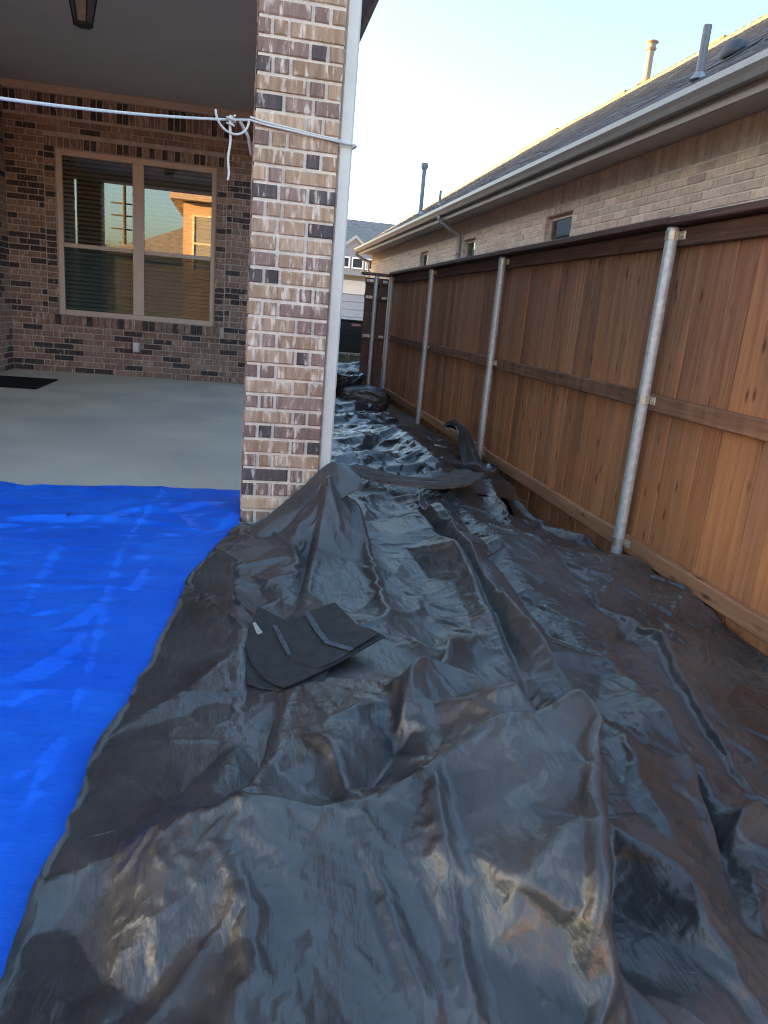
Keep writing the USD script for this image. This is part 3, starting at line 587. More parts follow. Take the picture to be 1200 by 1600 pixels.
obj('shingle', trimesh.Trimesh(np.array(V), F, process=False), isl, roof, kind='stuff')
y = RY0; rc = []
while y < RY1 - 0.05:
    a, b = y, min(y + 0.24, RY1)
    m = xprism([(RXR - 0.17, RZR - 0.085), (RXR, RZR + 0.035), (RXR + 0.17, RZR - 0.085), (RXR + 0.165, RZR - 0.10), (RXR, RZR + 0.012), (RXR - 0.165, RZR - 0.10)], a, b)
    m.vertices[:, 2] += (m.vertices[:, 1] - a) / 0.24 * -0.008 + sr.uniform(0, 0.004); rc.append(m); y += 0.2
for m in rc: obj('ridge_cap', m, M['ridge'], roof)
rk = xprism([(RX0, RZ0 - 0.10), (RX0, RZ0 + 0.012), (RXR, RZR + 0.012), (2 * RXR - RX0, RZ0 + 0.012), (2 * RXR - RX0, RZ0 - 0.10), (RXR, RZR - 0.12)], RY1 + 0.001, RY1 + 0.026)
obj('rake_board', rk, M['pipe'], nb)
def vent(name, x, y, z0, z1, r, m, cap, lab):
    p = obj(name, trimesh.creation.cylinder(r, z1 - z0, sections=18).apply_translation([x, y, (z0 + z1) / 2]), m, nb, smooth=35, label=lab)
    fl = trimesh.creation.cone(r * 2.2, r * 3.2, sections=18); fl.apply_translation([x, y, z0 + 0.02]); obj('flashing', fl, M['lead'] if m is not M['pipe'] else m, p, smooth=35)
    if cap == 1:
        pr = np.array([[0, 0], [r * 1.25, 0], [r * 1.5, 0.03], [r * 1.25, 0.05], [r * 1.2, 0.11], [r * 1.75, 0.14], [r * 1.75, 0.155], [r * 1.1, 0.175], [0, 0.175]])
        c_ = trimesh.creation.revolve(pr, sections=20).apply_translation([x, y, z1 - 0.04]); obj('cowl', c_, m, p, smooth=35)
    if cap == 2:
        pr = np.array([[0, 0], [r * 1.05, 0], [r * 1.7, 0.05], [r * 1.75, 0.13], [r * 1.55, 0.14], [0, 0.14]])
        c_ = trimesh.creation.revolve(pr, sections=20).apply_translation([x, y, z1 - 0.02]); obj('cowl', c_, m, p, smooth=35)
zr = lambda x: RZ0 + (x - RX0) * uz / ux
vent('vent_pipe', 8.0, 15.65, 5.93, 6.62, 0.075, M['pipe'], 1, 'tan vent pipe with flared cowl, sunlit at the ridge')
vent('vent_pipe', 3.78, 6.45, zr(3.78) - 0.02, 3.51, 0.035, M['pipegrey'], 0, 'plain grey vent pipe standing near the gutter')
vent('vent_pipe', 3.92, 17.5, zr(3.92) - 0.02, 4.16, 0.045, M['pipegrey'], 2, 'tall dark vent pipe with square-looking cap')
vent('vent_pipe', 3.95, 15.9, zr(3.95) - 0.02, 3.5, 0.025, M['pipegrey'], 0, 'short thin vent pipe')
def turtle(x, y):
    pr = trimesh.creation.uv_sphere(0.13, count=[12, 20]); pr.vertices[:, 2] = np.maximum(pr.vertices[:, 2], 0) * 0.7; pr.apply_translation([0, 0, 0.03])
    g = cat_(pr, trimesh.creation.cylinder(0.10, 0.05, sections=20).apply_translation([0, 0, 0.01]), bbox(-0.17, 0.17, -0.17, 0.17, 0.0, 0.014, 0.004))
    g.apply_transform(trimesh.transformations.rotation_matrix(-math.atan2(uz, ux), [0, 1, 0])); g.apply_translation([x, y, zr(x) + 0.012]); obj('roof_vent', g, M['ventmetal'], roof, smooth=35)
turtle(4.25, 6.72); turtle(4.30, 6.02)
for yy in (13.2, 16.7, 20.4): obj('ridge_box', bbox(RXR + 0.06, RXR + 0.5, yy, yy + 0.45, RZR - 0.25, RZR + 0.13, 0.02), M['ridge'], roof)

# ------------------------------------------------------------------ beyond the alley
un = thing('utility_unit', 'charcoal box-shaped unit with small red sticker on a pale concrete pad', 'utility box')
obj('pad', bbox(2.5, 3.62, 21.6, 22.3, -0.33, -0.24, 0.01), M['concrete'], un)
cs = obj('casing', bbox(2.58, 3.58, 21.72, 22.25, -0.238, 0.655, 0.02), M['unit'], un)
obj('lid', bbox(2.55, 3.61, 21.69, 22.28, 0.657, 0.70, 0.015), M['unit'], un)
for q in range(12): obj('louvre', bbox(2.66, 3.50, 21.705, 21.722, -0.16 + q * 0.05, -0.132 + q * 0.05, 0.004), M['unit'], un)
st = obj('sticker', bbox(3.12, 3.40, 21.700, 21.719, 0.52, 0.60, 0.002), M['red'], un)
obj('print', cat_(bbox(3.15, 3.37, 21.697, 21.6995, 0.562, 0.580, 0.0005), bbox(3.15, 3.30, 21.697, 21.6995, 0.537, 0.548, 0.0005)), M['paleprint'], st)

fh = thing('grey_house', 'grey sided house across the way with small gable and garage door', 'house')
obj('wall', box(2.0, 14.0, 45.3, 54, -0.3, 3.35), M['siding'], fh)
rp_ = np.array([(1.5, 44.9, 3.3), (14.5, 44.9, 3.3), (14.5, 50, 6.65), (1.5, 50, 6.65), (14.5, 55.2, 3.3), (1.5, 55.2, 3.3)])
obj('roof', (rp_, [[0, 1, 2, 3], [3, 2, 4, 5]]), M['farroof'], fh)
obj('gable', trimesh.convex.convex_hull(np.array([(5.2, 44.6, 3.0), (7.4, 44.6, 3.0), (5.2, 44.6, 4.25), (7.4, 44.6, 4.25), (6.3, 44.6, 5.12), (5.2, 48, 3.0), (7.4, 48, 3.0), (5.2, 48, 4.25), (7.4, 48, 4.25), (6.3, 48, 5.12)])), M['siding'], fh)
for s in (-1, 1): obj('rake_board', trimesh.convex.convex_hull(np.array([(6.3 + s * a, yy, 5.16 - a * 0.8 + b) for a in (0, 1.3) for yy in (44.45, 44.59) for b in (-0.12, 0.05)])), M['gutter'], fh)
for x0 in (5.35, 6.15, 6.95):
    w = thing('window', parent=fh)
    obj('frame', cat_(box(x0, x0 + 0.08, 44.5, 44.58, 3.36, 4.0), box(x0 + 0.62, x0 + 0.70, 44.5, 44.58, 3.36, 4.0), box(x0 + 0.081, x0 + 0.619, 44.5, 44.58, 3.92, 4.0), box(x0 + 0.081, x0 + 0.619, 44.5, 44.58, 3.36, 3.44)), M['whitetrim'], w)
    obj('pane', box(x0 + 0.08, x0 + 0.62, 44.55, 44.57, 3.44, 3.92), M['screen'], w)
obj('band', box(2.0, 14.0, 45.1, 45.29, 1.95, 2.72), M['beige'], fh)
gd = thing('garage_door', parent=fh)
for q in range(5): obj('panel', bbox(4.4, 7.6, 45.15, 45.28, -0.28 + q * 0.445, 0.155 + q * 0.445, 0.02), M['garage'], gd)
obj('driveway', box(4.2, 7.8, 30, 45.1, -0.35, -0.24), M['concrete'], kind='structure')

# grass patch at the end of the alley
gr = np.random.default_rng(17); n = 9000
bx = gr.uniform(1.2, 4.2, n); by = gr.uniform(16.0, 30.0, n); h = gr.uniform(0.04, 0.11, n); a = gr.uniform(0, 6.28, n); w = 0.006
b0 = np.stack([bx - w * np.cos(a), by - w * np.sin(a), -0.32 + 0 * bx], 1); b1 = np.stack([bx + w * np.cos(a), by + w * np.sin(a), -0.32 + 0 * bx], 1)
tp = np.stack([bx + gr.normal(0, 0.03, n), by + gr.normal(0, 0.03, n), -0.30 + h], 1)
obj('grass', trimesh.Trimesh(np.stack([b0, b1, tp], 1).reshape(-1, 3), np.arange(3 * n).reshape(-1, 3), process=False), M['grass'], label='patch of short grass at the far end of the alley', cat='grass', kind='stuff')

# ------------------------------------------------------------------ behind the camera: what the patio window mirrors
rh = thing('rear_house', 'sunlit tan brick house with a window, seen mirrored in the patio window', 'house')
RHX, RHY = -2.10, -10.0
obj('wall', cat_(box(RHX, 2.6, RHY - 6, RHY, -0.3, 4.14)), brick_mat('rear_brick', (0.50, 0.37, 0.25), (0.40, 0.28, 0.19), 0.25, (0.6, 0.5, 0.4), (8, 8, 30)), rh)
rf_ = trimesh.convex.convex_hull(np.array([(x_, y_, z_) for x_ in (RHX - 0.42, 3.0) for y_ in (RHY + 0.42, RHY - 6.4) for z_ in (4.16, 4.34)] + [(RHX + 2.2, RHY - 3, 5.2), (0.8, RHY - 3, 5.2)]))
obj('roof', rf_, M['fascia'], rh)
w = thing('window', parent=rh)
obj('frame', cat_(bbox(-1.78, -1.72, RHY, RHY + 0.05, 1.9, 3.75), bbox(-0.95, -0.89, RHY, RHY + 0.05, 1.9, 3.75), bbox(-1.719, -0.951, RHY, RHY + 0.05, 3.69, 3.75), bbox(-1.719, -0.951, RHY, RHY + 0.05, 2.78, 2.84), bbox(-1.719, -0.951, RHY, RHY + 0.05, 1.9, 1.96)), M['frame'], w)
obj('pane', box(-1.72, -0.95, RHY, RHY + 0.02, 1.96, 3.69), M['pipegrey'], w)
rn = thing('rear_roof_house', 'grey hipped roof house further back, seen mirrored in the patio window', 'house')
obj('wall', box(-6.0, 0.5, -26.0, -20.5, -0.3, 2.7), M['siding'], rn)
obj('roof', trimesh.convex.convex_hull(np.array([(-6.6, -20.0, 2.6), (1, -20.0, 2.6), (-6.6, -26.5, 2.6), (1, -26.5, 2.6), (-2.6, -21.5, 4.45), (-2.0, -21.5, 4.45)])), M['farroof'], rn)
up_ = thing('utility_pole', 'thin dark utility pole with crossarms, seen mirrored in the patio window', 'pole')
obj('pole', tube([(-8.38, -40, -0.3), (-8.38, -40, 8.2)], np.array([0.16, 0.11]), 10), M['bark'], up_, smooth=40)
for zz in (6.9, 6.1, 5.2): obj('crossarm', bbox(-9.3, -7.9, -40.2, -40.12, zz, zz + 0.1, 0.01), M['bark'], up_)
def tree(cx, cy, hgt, rad, seed, lab):
    t = thing('tree', lab, 'tree', group=None); r = np.random.default_rng(seed)
    obj('trunk', tube([(cx, cy, -0.3), (cx + 0.1, cy, hgt * 0.35), (cx + 0.2, cy, hgt * 0.75)], np.array([0.18, 0.13, 0.05]), 8), M['bark'], t, smooth=True)
    cl = r.normal(0, 0.42, (26, 3)) * [rad, rad, hgt * 0.22] + [cx, cy, hgt * 0.62]
    n = 3500; p = cl[r.integers(26, size=n)] + r.normal(0, 0.22, (n, 3)) * rad; d = r.normal(0, 1, (n, 3)); d /= np.linalg.norm(d, axis=1, keepdims=True); e = np.cross(d, r.normal(0, 1, (n, 3))); e /= np.linalg.norm(e, axis=1, keepdims=True)
    q = np.stack([p - 0.09 * d, p + 0.05 * e, p + 0.09 * d, p - 0.05 * e], 1).reshape(-1, 3)
    obj('crown', (q, np.arange(4 * n).reshape(-1, 4)), M['leaf'], t)
tree(-8.6, -36, 4.6, 1.5, 1, 'larger yellow green tree beyond the rear roofs, mirrored in the patio window')
tree(-7.3, -34, 3.9, 1.1, 2, 'smaller bushy tree beside the mirrored utility pole')

# ------------------------------------------------------------------ plastic sheets and tarps
def facets(X, Y, cell, seed, ang=0.0, stretch=1.0, warp=0.25):
    """height field of flat facets meeting in creases, -1..1"""
    r = np.random.default_rng(seed); ca, sa = math.cos(ang), math.sin(ang)
    A_ = (X * ca + Y * sa) / (cell * stretch); B_ = (-X * sa + Y * ca) / cell
    P3 = np.stack([A_ * 0.8, B_ * 0.8, 0 * A_], -1)
    A_ = A_ + warp * (meshkit.noise(P3, seed) - 0.5) * 2; B_ = B_ + warp * (meshkit.noise(P3 + 31.7, seed) - 0.5) * 2
    a0, a1, b0, b1 = A_.min() - 1.5, A_.max() + 1.5, B_.min() - 1.5, B_.max() + 1.5
    ga, gb = np.meshgrid(np.arange(a0, a1 + 1), np.arange(b0, b1 + 1)); q = np.stack([ga.ravel(), gb.ravel()], 1) + r.uniform(-0.46, 0.46, (ga.size, 2))
    return LinearNDInterpolator(q, r.uniform(-1, 1, len(q)), fill_value=0.0)(np.stack([A_.ravel(), B_.ravel()], 1)).reshape(X.shape)
def seg_dist(X, Y, P):
    """signed distance to the polyline (left of its direction positive) and the arc position 0..1"""
    P = np.asarray(P, float); L = np.linalg.norm(np.diff(P, axis=0), axis=1); S = np.r_[0, np.cumsum(L)]
    best = np.full(X.shape, 1e9); sg = np.zeros(X.shape); arc = np.zeros(X.shape)
    for i in range(len(P) - 1):
        d = (P[i + 1] - P[i]) / L[i]; rx, ry = X - P[i][0], Y - P[i][1]
        t = np.clip(rx * d[0] + ry * d[1], 0, L[i]); ex, ey = rx - t * d[0], ry - t * d[1]; dist = np.hypot(ex, ey)
        c = d[0] * ry - d[1] * rx; m = dist < best; best = np.where(m, dist, best); sg = np.where(m, np.sign(c), sg); arc = np.where(m, (S[i] + t) / S[-1], arc)
    return best * sg, arc
def crease(X, Y, px, z, amp, wl, wr, e=0.006, ends=0.18):
    P = [atz(*p, z)[:2] for p in px]
    if len(P) > 2: P = spline(P, 4 * len(P))
    d, s = seg_dist(X, Y, P); w = np.where(d > 0, wl, wr); a = np.abs(d)
    f = np.clip(1 - (np.sqrt(a * a + e * e) - e) / (w * 1.9), 0, 1) ** 1.5
    t = np.clip(np.minimum(s, 1 - s) / ends, 0, 1)
    endf = np.exp(-np.maximum(0, a - 0) / (w * 4)) ; return amp * f * (0.25 + 0.75 * t * t * (3 - 2 * t)) * endf

# --- the big black sheet
LB = [(-0.275, 0.35), (-0.284, 0.832), (-0.299, 0.956), (-0.294, 1.104), (-0.278, 1.184), (-0.252, 1.39), (-0.221, 1.526), (-0.198, 1.809), (-0.175, 2.105), (-0.141, 2.439), (-0.05, 2.72), (0.035, 3.03), (0.19, 3.055), (0.405, 3.06), (0.50, 3.30), (0.56, 3.6), (0.62, 4.0), (0.66, 4.4), (0.70, 4.85)]
RB = [(2.12, 0.35), (2.125, 1.6), (2.125, 2.3), (2.12, 2.86), (2.105, 3.3), (2.045, 3.52), (1.93, 3.70), (1.73, 3.90), (1.70, 4.2), (1.80, 4.6), (1.86, 4.85)]
LBa, RBa = np.array(LB), np.array(RB)
# rows run from the left border (walked by arc length, it turns along the column) to the fence side
pairs = np.array([(-0.275, 0.40, 2.12, 0.40), (-0.284, 0.832, 2.12, 0.80), (-0.252, 1.39, 2.125, 1.30), (-0.198, 1.809, 2.125, 1.68), (-0.141, 2.439, 2.12, 2.20), (-0.05, 2.72, 2.12, 2.45),
                  (0.035, 3.03, 2.12, 2.72), (0.19, 3.060, 2.115, 2.93), (0.405, 3.075, 2.115, 3.17), (0.50, 3.30, 2.10, 3.40), (0.56, 3.6, 2.09, 3.68), (0.62, 4.0, 2.06, 4.00), (0.66, 4.4, 2.0, 4.40), (0.70, 4.85, 1.98, 4.85)])
arcl = np.r_[0, np.cumsum(np.linalg.norm(np.diff(pairs[:, :2], axis=0), axis=1))]
ts = [0.0]
while ts[-1] < arcl[-1]: ts.append(ts[-1] + 0.0070 + 0.0028 * max(0, ts[-1] - 0.6))
ts = np.array(ts[:-1]); NV, NU = len(ts), 330
Lx, Ly = np.interp(ts, arcl, pairs[:, 0]), np.interp(ts, arcl, pairs[:, 1]); Rx, Ry = np.interp(ts, arcl, pairs[:, 2]), np.interp(ts, arcl, pairs[:, 3])
er = np.random.default_rng(77)
Lx = Lx + (gaussian_filter(er.normal(0, 1, NV), 1.5) * 0.004 + gaussian_filter(er.normal(0, 1, NV), 5) * 0.014) * (Ly < 2.9)
Rx = Rx - np.abs(gaussian_filter(er.normal(0, 1, NV), 2) * 0.008 + gaussian_filter(er.normal(0, 1, NV), 6) * 0.03)
Rx, Ry = gaussian_filter(Rx, 2), gaussian_filter(Ry, 3)
U = np.linspace(0, 1, NU)[None, :]
X = Lx[:, None] * (1 - U) + Rx[:, None] * U; Y = Ly[:, None] * (1 - U) + Ry[:, None] * U
ctrl = np.array([(-0.3, 0.6, 0.03), (-0.29, 1.0, 0.03), (-0.25, 1.4, 0.025), (-0.2, 1.8, 0.022), (-0.17, 2.1, 0.022), (-0.14, 2.44, 0.025), (0.0, 2.9, 0.02),
    (0.05, 1.2, 0.05), (0.0, 1.6, 0.02), (0.05, 2.0, 0.015), (0.15, 2.4, 0.005), (0.12, 2.75, 0.025), (0.30, 2.55, -0.01),
    (0.3, 0.7, -0.03), (0.1, 0.8, 0.0), (0.3, 1.15, 0.07), (0.55, 1.25, 0.08), (0.68, 1.1, 0.04), (0.4, 1.6, 0.02), (0.6, 1.5, 0.02), (0.4, 2.0, 0.0),
    (0.6, 2.0, -0.03), (0.5, 2.6, -0.04), (0.6, 3.2, -0.06), (0.7, 3.8, -0.08), (0.9, 4.5, -0.10), (1.4, 4.5, -0.10), (0.75, 0.75, -0.08), (1.0, 1.0, -0.14), (1.0, 1.4, -0.12), (1.3, 1.2, -0.20), (1.6, 1.4, -0.25),
    (1.0, 2.0, -0.08), (1.4, 2.0, -0.17), (1.75, 2.0, -0.25), (2.1, 1.2, -0.29), (2.12, 2.3, -0.275), (2.12, 2.86, -0.255), (2.1, 3.3, -0.245), (2.08, 3.5, -0.265), (2.08, 4.0, -0.31), (2.02, 4.4, -0.36), (1.7, 4.2, -0.22),
    (1.0, 3.0, -0.06), (1.4, 3.0, -0.14), (1.35, 3.7, -0.13), (1.7, 3.0, -0.20), (0.9, 0.6, -0.16), (1.5, 0.6, -0.27), (1.95, 4.8, -0.36), (1.7, 4.7, -0.2), (0.7, 4.85, -0.12)])
sheet_base = RBFInterpolator(ctrl[:, :2], ctrl[:, 2], kernel='thin_plate_spline', smoothing=2e-4)
def base_z(x, y):
    gx_, gy_ = np.meshgrid(np.linspace(-0.5, 2.2, 70), np.linspace(0.5, 5.0, 90)); z = sheet_base(np.stack([gx_.ravel(), gy_.ravel()], 1)).reshape(gx_.shape)
    from scipy.ndimage import map_coordinates
    return map_coordinates(z, [(np.asarray(y) - 0.5) / 4.5 * 89, (np.asarray(x) + 0.5) / 2.7 * 69], order=3, mode='nearest')
BZ0 = base_z(X, Y)
BZ0 = np.maximum(BZ0, 0.026 - 0.30 * np.clip(X - 0.02, 0, 1))
wallz = np.interp(X, [0.0, 0.03, 0.166, 0.346, 0.386, 0.52, 0.7], [0.0, 0.0, 0.045, 0.20, 0.22, 0.10, -0.5])
up_f = np.clip((Y - 2.70) / 0.27, 0, 1); up_f = up_f * up_f * (3 - 2 * up_f) * 0.9 + 0.1 * np.clip((Y - 2.9) / 0.15, 0, 1)
BZ0 = BZ0 + np.clip(wallz - BZ0, 0, 1) * up_f * np.clip((3.75 - Y) / 0.35, 0, 1)
calm = np.clip((X + 0.30) / 0.45, 0.0, 1.0); calm = calm * calm * (3 - 2 * calm)           # the left strip lies flat on the patio
calm = 0.15 + 0.85 * calm
flatscrap = np.exp(-(((X - 0.22) / 0.24) ** 2 + ((Y - 1.84) / 0.27) ** 2) ** 2)
calm = calm * (1 - 0.85 * flatscrap)
CR = [  # pixels, height guess, amplitude, width left, width right, rounding
    ([(668, 790), (705, 845), (755, 915), (815, 1000), (870, 1065), (930, 1115)], -0.05, 0.105, 0.026, 0.14, 0.010),
    ([(655, 790), (690, 850), (740, 905), (768, 960), (800, 1030), (825, 1085)], -0.05, -0.055, 0.05, 0.02, 0.004),
    ([(700, 765), (760, 850), (815, 920), (880, 985), (960, 1050)], -0.09, -0.035, 0.05, 0.06, 0.006),
    ([(820, 1190), (880, 1235), (925, 1320), (940, 1390), (945, 1470), (938, 1600)], 0.0, 0.120, 0.022, 0.26, 0.006),
    ([(868, 1205), (905, 1260), (952, 1345), (962, 1420), (965, 1600)], -0.08, -0.085, 0.10, 0.022, 0.006),
    ([(825, 1085), (838, 1130), (845, 1165), (872, 1205)], -0.05, -0.10, 0.035, 0.035, 0.004),
    ([(150, 1345), (370, 1332), (530, 1318), (660, 1262), (760, 1222), (835, 1192)], 0.06, 0.065, 0.09, 0.20, 0.010),
    ([(536, 1318), (600, 1430), (640, 1520), (700, 1610)], 0.04, 0.014, 0.05, 0.02, 0.003),
    ([(662, 1268), (690, 1390), (715, 1480), (760, 1610)], 0.04, 0.022, 0.02, 0.07, 0.003),
    ([(382, 1450), (392, 1520), (400, 1610)], 0.03, 0.012, 0.03, 0.025, 0.003),
    ([(605, 1165), (632, 1125), (662, 1090), (715, 1092), (768, 1090)], 0.02, 0.068, 0.04, 0.13, 0.004),
    ([(768, 1090), (780, 1140), (797, 1192)], 0.02, 0.045, 0.02, 0.09, 0.003),
    ([(610, 1165), (640, 1200), (655, 1235)], 0.02, -0.022, 0.04, 0.04, 0.004),
    ([(432, 1088), (415, 1170), (390, 1250), (358, 1315)], 0.03, -0.032, 0.012, 0.05, 0.003),
    ([(445, 1090), (428, 1170), (404, 1250), (372, 1318)], 0.03, 0.020, 0.05, 0.014, 0.004),
    ([(500, 815), (482, 870), (462, 935)], 0.0, -0.030, 0.015, 0.05, 0.003),
    ([(512, 815), (494, 870), (474, 935)], 0.0, 0.016, 0.05, 0.014, 0.003),
    ([(556, 800), (572, 860), (588, 905), (602, 960), (600, 1005)], -0.03, 0.024, 0.05, 0.035, 0.003),
    ([(485, 1180), (520, 1225), (536, 1300)], 0.03, 0.016, 0.05, 0.014, 0.003),
    ([(600, 1095), (612, 1170), (588, 1230), (548, 1272)], 0.03, -0.040, 0.035, 0.045, 0.008),
    ([(640, 985), (680, 1020), (720, 1000), (760, 985)], 0.0, 0.03, 0.08, 0.05, 0.004),
    ([(680, 1075), (700, 1020), (715, 985)], 0.0, 0.025, 0.03, 0.06, 0.004),
    ([(935, 1035), (1000, 1090), (1060, 1150), (1095, 1195)], -0.15, -0.040, 0.07, 0.014, 0.003),
    ([(925, 1050), (985, 1105), (1040, 1160), (1080, 1200)], -0.15, 0.030, 0.014, 0.09, 0.005),
    ([(1000, 1120), (1060, 1190), (1100, 1260), (1142, 1342)], -0.16, -0.045, 0.05, 0.013, 0.003),
    ([(985, 1130), (1040, 1195), (1085, 1270), (1130, 1350)], -0.16, 0.032, 0.012, 0.08, 0.005),
    ([(1142, 1345), (1165, 1310), (1190, 1300)], -0.2, 0.045, 0.03, 0.03, 0.003),
    ([(1135, 1340), (1148, 1430), (1170, 1520)], -0.2, -0.03, 0.03, 0.05, 0.004),
    ([(890, 900), (990, 985), (1080, 1060), (1190, 1180)], -0.18, 0.030, 0.07, 0.06, 0.012),
    ([(905, 1330), (980, 1390), (1050, 1440), (1085, 1530)], -0.12, 0.035, 0.08, 0.05, 0.010),
    ([(830, 830), (930, 930), (1010, 1030)], -0.15, -0.02, 0.05, 0.05, 0.010),
    ([(1000, 1000), (1090, 1110), (1190, 1260)], -0.2, 0.028, 0.07, 0.02, 0.004),
    ([(960, 1180), (1000, 1280), (1060, 1370)], -0.12, 0.026, 0.10, 0.03, 0.004),
    ([(20, 1440), (150, 1520), (260, 1600)], 0.03, -0.03, 0.09, 0.07, 0.02),
    ([(800, 1300), (880, 1350), (938, 1360)], 0.05, -0.022, 0.06, 0.05, 0.004),
    ([(780, 1500), (840, 1420), (935, 1375)], 0.03, 0.026, 0.05, 0.06, 0.004),
    ([(690, 770), (720, 760), (740, 740), (745, 700)], -0.1, 0.05, 0.05, 0.06, 0.006),
    ([(760, 720), (775, 780), (800, 830)], -0.18, 0.07, 0.06, 0.07, 0.008),
    ([(570, 790), (620, 770), (665, 778)], -0.05, 0.025, 0.04, 0.05, 0.004),
    ([(655, 765), (660, 800), (690, 840)], -0.05, 0.03, 0.03, 0.04, 0.004),
    ([(560, 1000), (640, 960), (720, 950)], -0.02, 0.012, 0.06, 0.06, 0.004),
    ([(300, 900), (420, 900), (500, 870)], 0.01, 0.006, 0.06, 0.05, 0.01)]
C_ = 0
for px, zg, amp, wl, wr_, e in CR: C_ = C_ + crease(X, Y, px, zg, amp * 1.3, wl, wr_, max(e * 0.7, 0.004))
C_ = C_ * (1 - 0.7 * flatscrap)
nearb = 1 + 0.5 * np.clip((1.75 - Y) / 0.5, 0, 1)
BZ0 = BZ0 + gaussian_filter(C_ * 0.9 + facets(X, Y, 0.30, 101, 1.9, 1.5, 0.05) * 0.046 * calm * nearb + facets(X, Y, 0.16, 107, 1.0, 1.3, 0.05) * 0.026 * calm * nearb, 0.35)

def drape(G, init, eps_x, eps_y, steps):
    """lets an almost inextensible sheet with some spare length settle on the ground G (n, m, 3) by position based dynamics"""
    n, m = G.shape[:2]; P = init.copy(); cons = []
    for di, dj, k in ((1, 0, 1.0), (0, 1, 1.0), (1, 1, 0.7), (1, -1, 0.7), (2, 0, 0.10), (0, 2, 0.10), (4, 0, 0.06), (0, 4, 0.06)):
        va = (slice(max(0, -di), n - max(0, di)), slice(max(0, -dj), m - max(0, dj))); vb = (slice(max(0, di), n + min(0, di)), slice(max(0, dj), m + min(0, dj)))
        d = G[vb] - G[va]; ex, ey = eps_x[va], eps_y[va]; R = np.linalg.norm(d * np.stack([1 + ex, 1 + ey, np.ones_like(ex)], -1), axis=-1)
        for par in range(2):
            if di > 0: idx = np.array([r for r in range(R.shape[0]) if (r // di) % 2 == par]); sl = (slice(par, None, 2) if di == 1 else idx, slice(None))
            else: idx = np.array([r for r in range(R.shape[1]) if (r // dj) % 2 == par]); sl = (slice(None), slice(par, None, 2) if dj == 1 else idx)
            cons.append((va, vb, sl, k, R[sl], max(di, abs(dj)) > 1))
    P0, prev, g = P.copy(), P.copy(), G[..., 2]
    for it in range(steps):
        v = (P - prev) * 0.93; prev = P.copy(); P = P + v; P[..., 2] -= 0.00008
        for q in range(3):
            for va, vb, sl, k, R, bend in cons:
                a_, b_ = P[va], P[vb]; A_, B_ = a_[sl], b_[sl]; d = B_ - A_; l = np.sqrt(np.einsum('ijk,ijk->ij', d, d)) + 1e-9
                c = 0.5 * k * (l - R) / l
                if bend: c = np.where(l < R * 0.96, c, np.maximum(c, 0))
                c = c[..., None] * d; a_[sl] = A_ + c; b_[sl] = B_ - c
        under = P[..., 2] < g; P[..., 2] = np.where(under, g, P[..., 2])
        fr = under[..., None] * 0.5; P[..., :2] = P[..., :2] * (1 - fr) + prev[..., :2] * fr
        for e in ((slice(None), 0), (slice(None), -1), (0, slice(None)), (-1, slice(None))): P[e] = P0[e]
    return P
init = np.stack([X, Y, BZ0 + 0.012 * U * (1 - U) * 4 + C_ * 0.3 + facets(X, Y, 0.12, 102, 1.8, 2.2) * 0.012 * calm], -1)
init[:, 0, 2] = BZ0[:, 0]; init[:, -1, 2] = BZ0[:, -1]
P = drape(np.stack([X, Y, BZ0], -1), init, 0.060 * calm, 0.036 * calm, 110)
from scipy.ndimage import zoom
P = np.stack([zoom(gaussian_filter(P[..., k], 0.55), 1.6, order=3, mode='nearest', grid_mode=False) for k in range(3)], -1); calm = zoom(calm, 1.6, order=1)
P[..., 2] += facets(P[..., 0], P[..., 1], 0.040, 104, 1.8, 1.7, 0.1) * 0.0042 * (0.2 + 1.5 * meshkit.noise(np.stack([P[..., 0] * 4, P[..., 1] * 4, 0 * P[..., 0]], -1), 8) ** 2) * (0.3 + 0.7 * calm)
P[..., 2] = np.where(P[..., 0] < 0.0, np.maximum(P[..., 2], 0.018), P[..., 2])
lift = np.abs(gaussian_filter(er.normal(0, 1, P.shape[0]), 9)) * 0.03; P[:, :4, 2] += lift[:, None] * np.linspace(1, 0, 4)[None] ** 1.5
def creased(P, tol):
    """the grid surface as flat panes of film meeting in creases: closed below, simplified within tol, opened again"""
    import manifold3d
    n, m = P.shape[:2]; v, f = meshkit.arrays(grid_mesh(P))[:2]; k = n * m; i = np.arange(k).reshape(n, m)
    loop = np.r_[i[0, :-1], i[:-1, -1], i[-1, :0:-1], i[:0:-1, 0]]; low = v[loop].copy(); low[:, 2] = -3.0
    v = np.vstack([v, low, [[v[:, 0].mean(), v[:, 1].mean(), -3.0]]]); q = np.arange(len(loop)); r = np.roll(q, -1)
    side = np.vstack([np.stack([loop[q], k + q, k + r], 1), np.stack([loop[q], k + r, loop[r]], 1), np.stack([k + q, np.full(len(q), len(v) - 1), k + r], 1)])
    mm = manifold3d.Manifold(manifold3d.Mesh(vert_properties=v.astype(np.float32), tri_verts=np.vstack([f, side]).astype(np.uint32)))
    mm = mm.simplify(tol); o = mm.to_mesh(); ov, of = np.array(o.vert_properties[:, :3], float), np.array(o.tri_verts, int)
    of = of[(ov[of][:, :, 2] > -2.5).all(1)]; t = trimesh.Trimesh(ov, of, process=False); t.remove_unreferenced_vertices(); return t
sheet = obj('black_plastic_sheet', creased(P, 0.0006), M['sheet'], smooth=22, label='large wrinkled black plastic sheet spread over the alley ground', cat='plastic sheet')
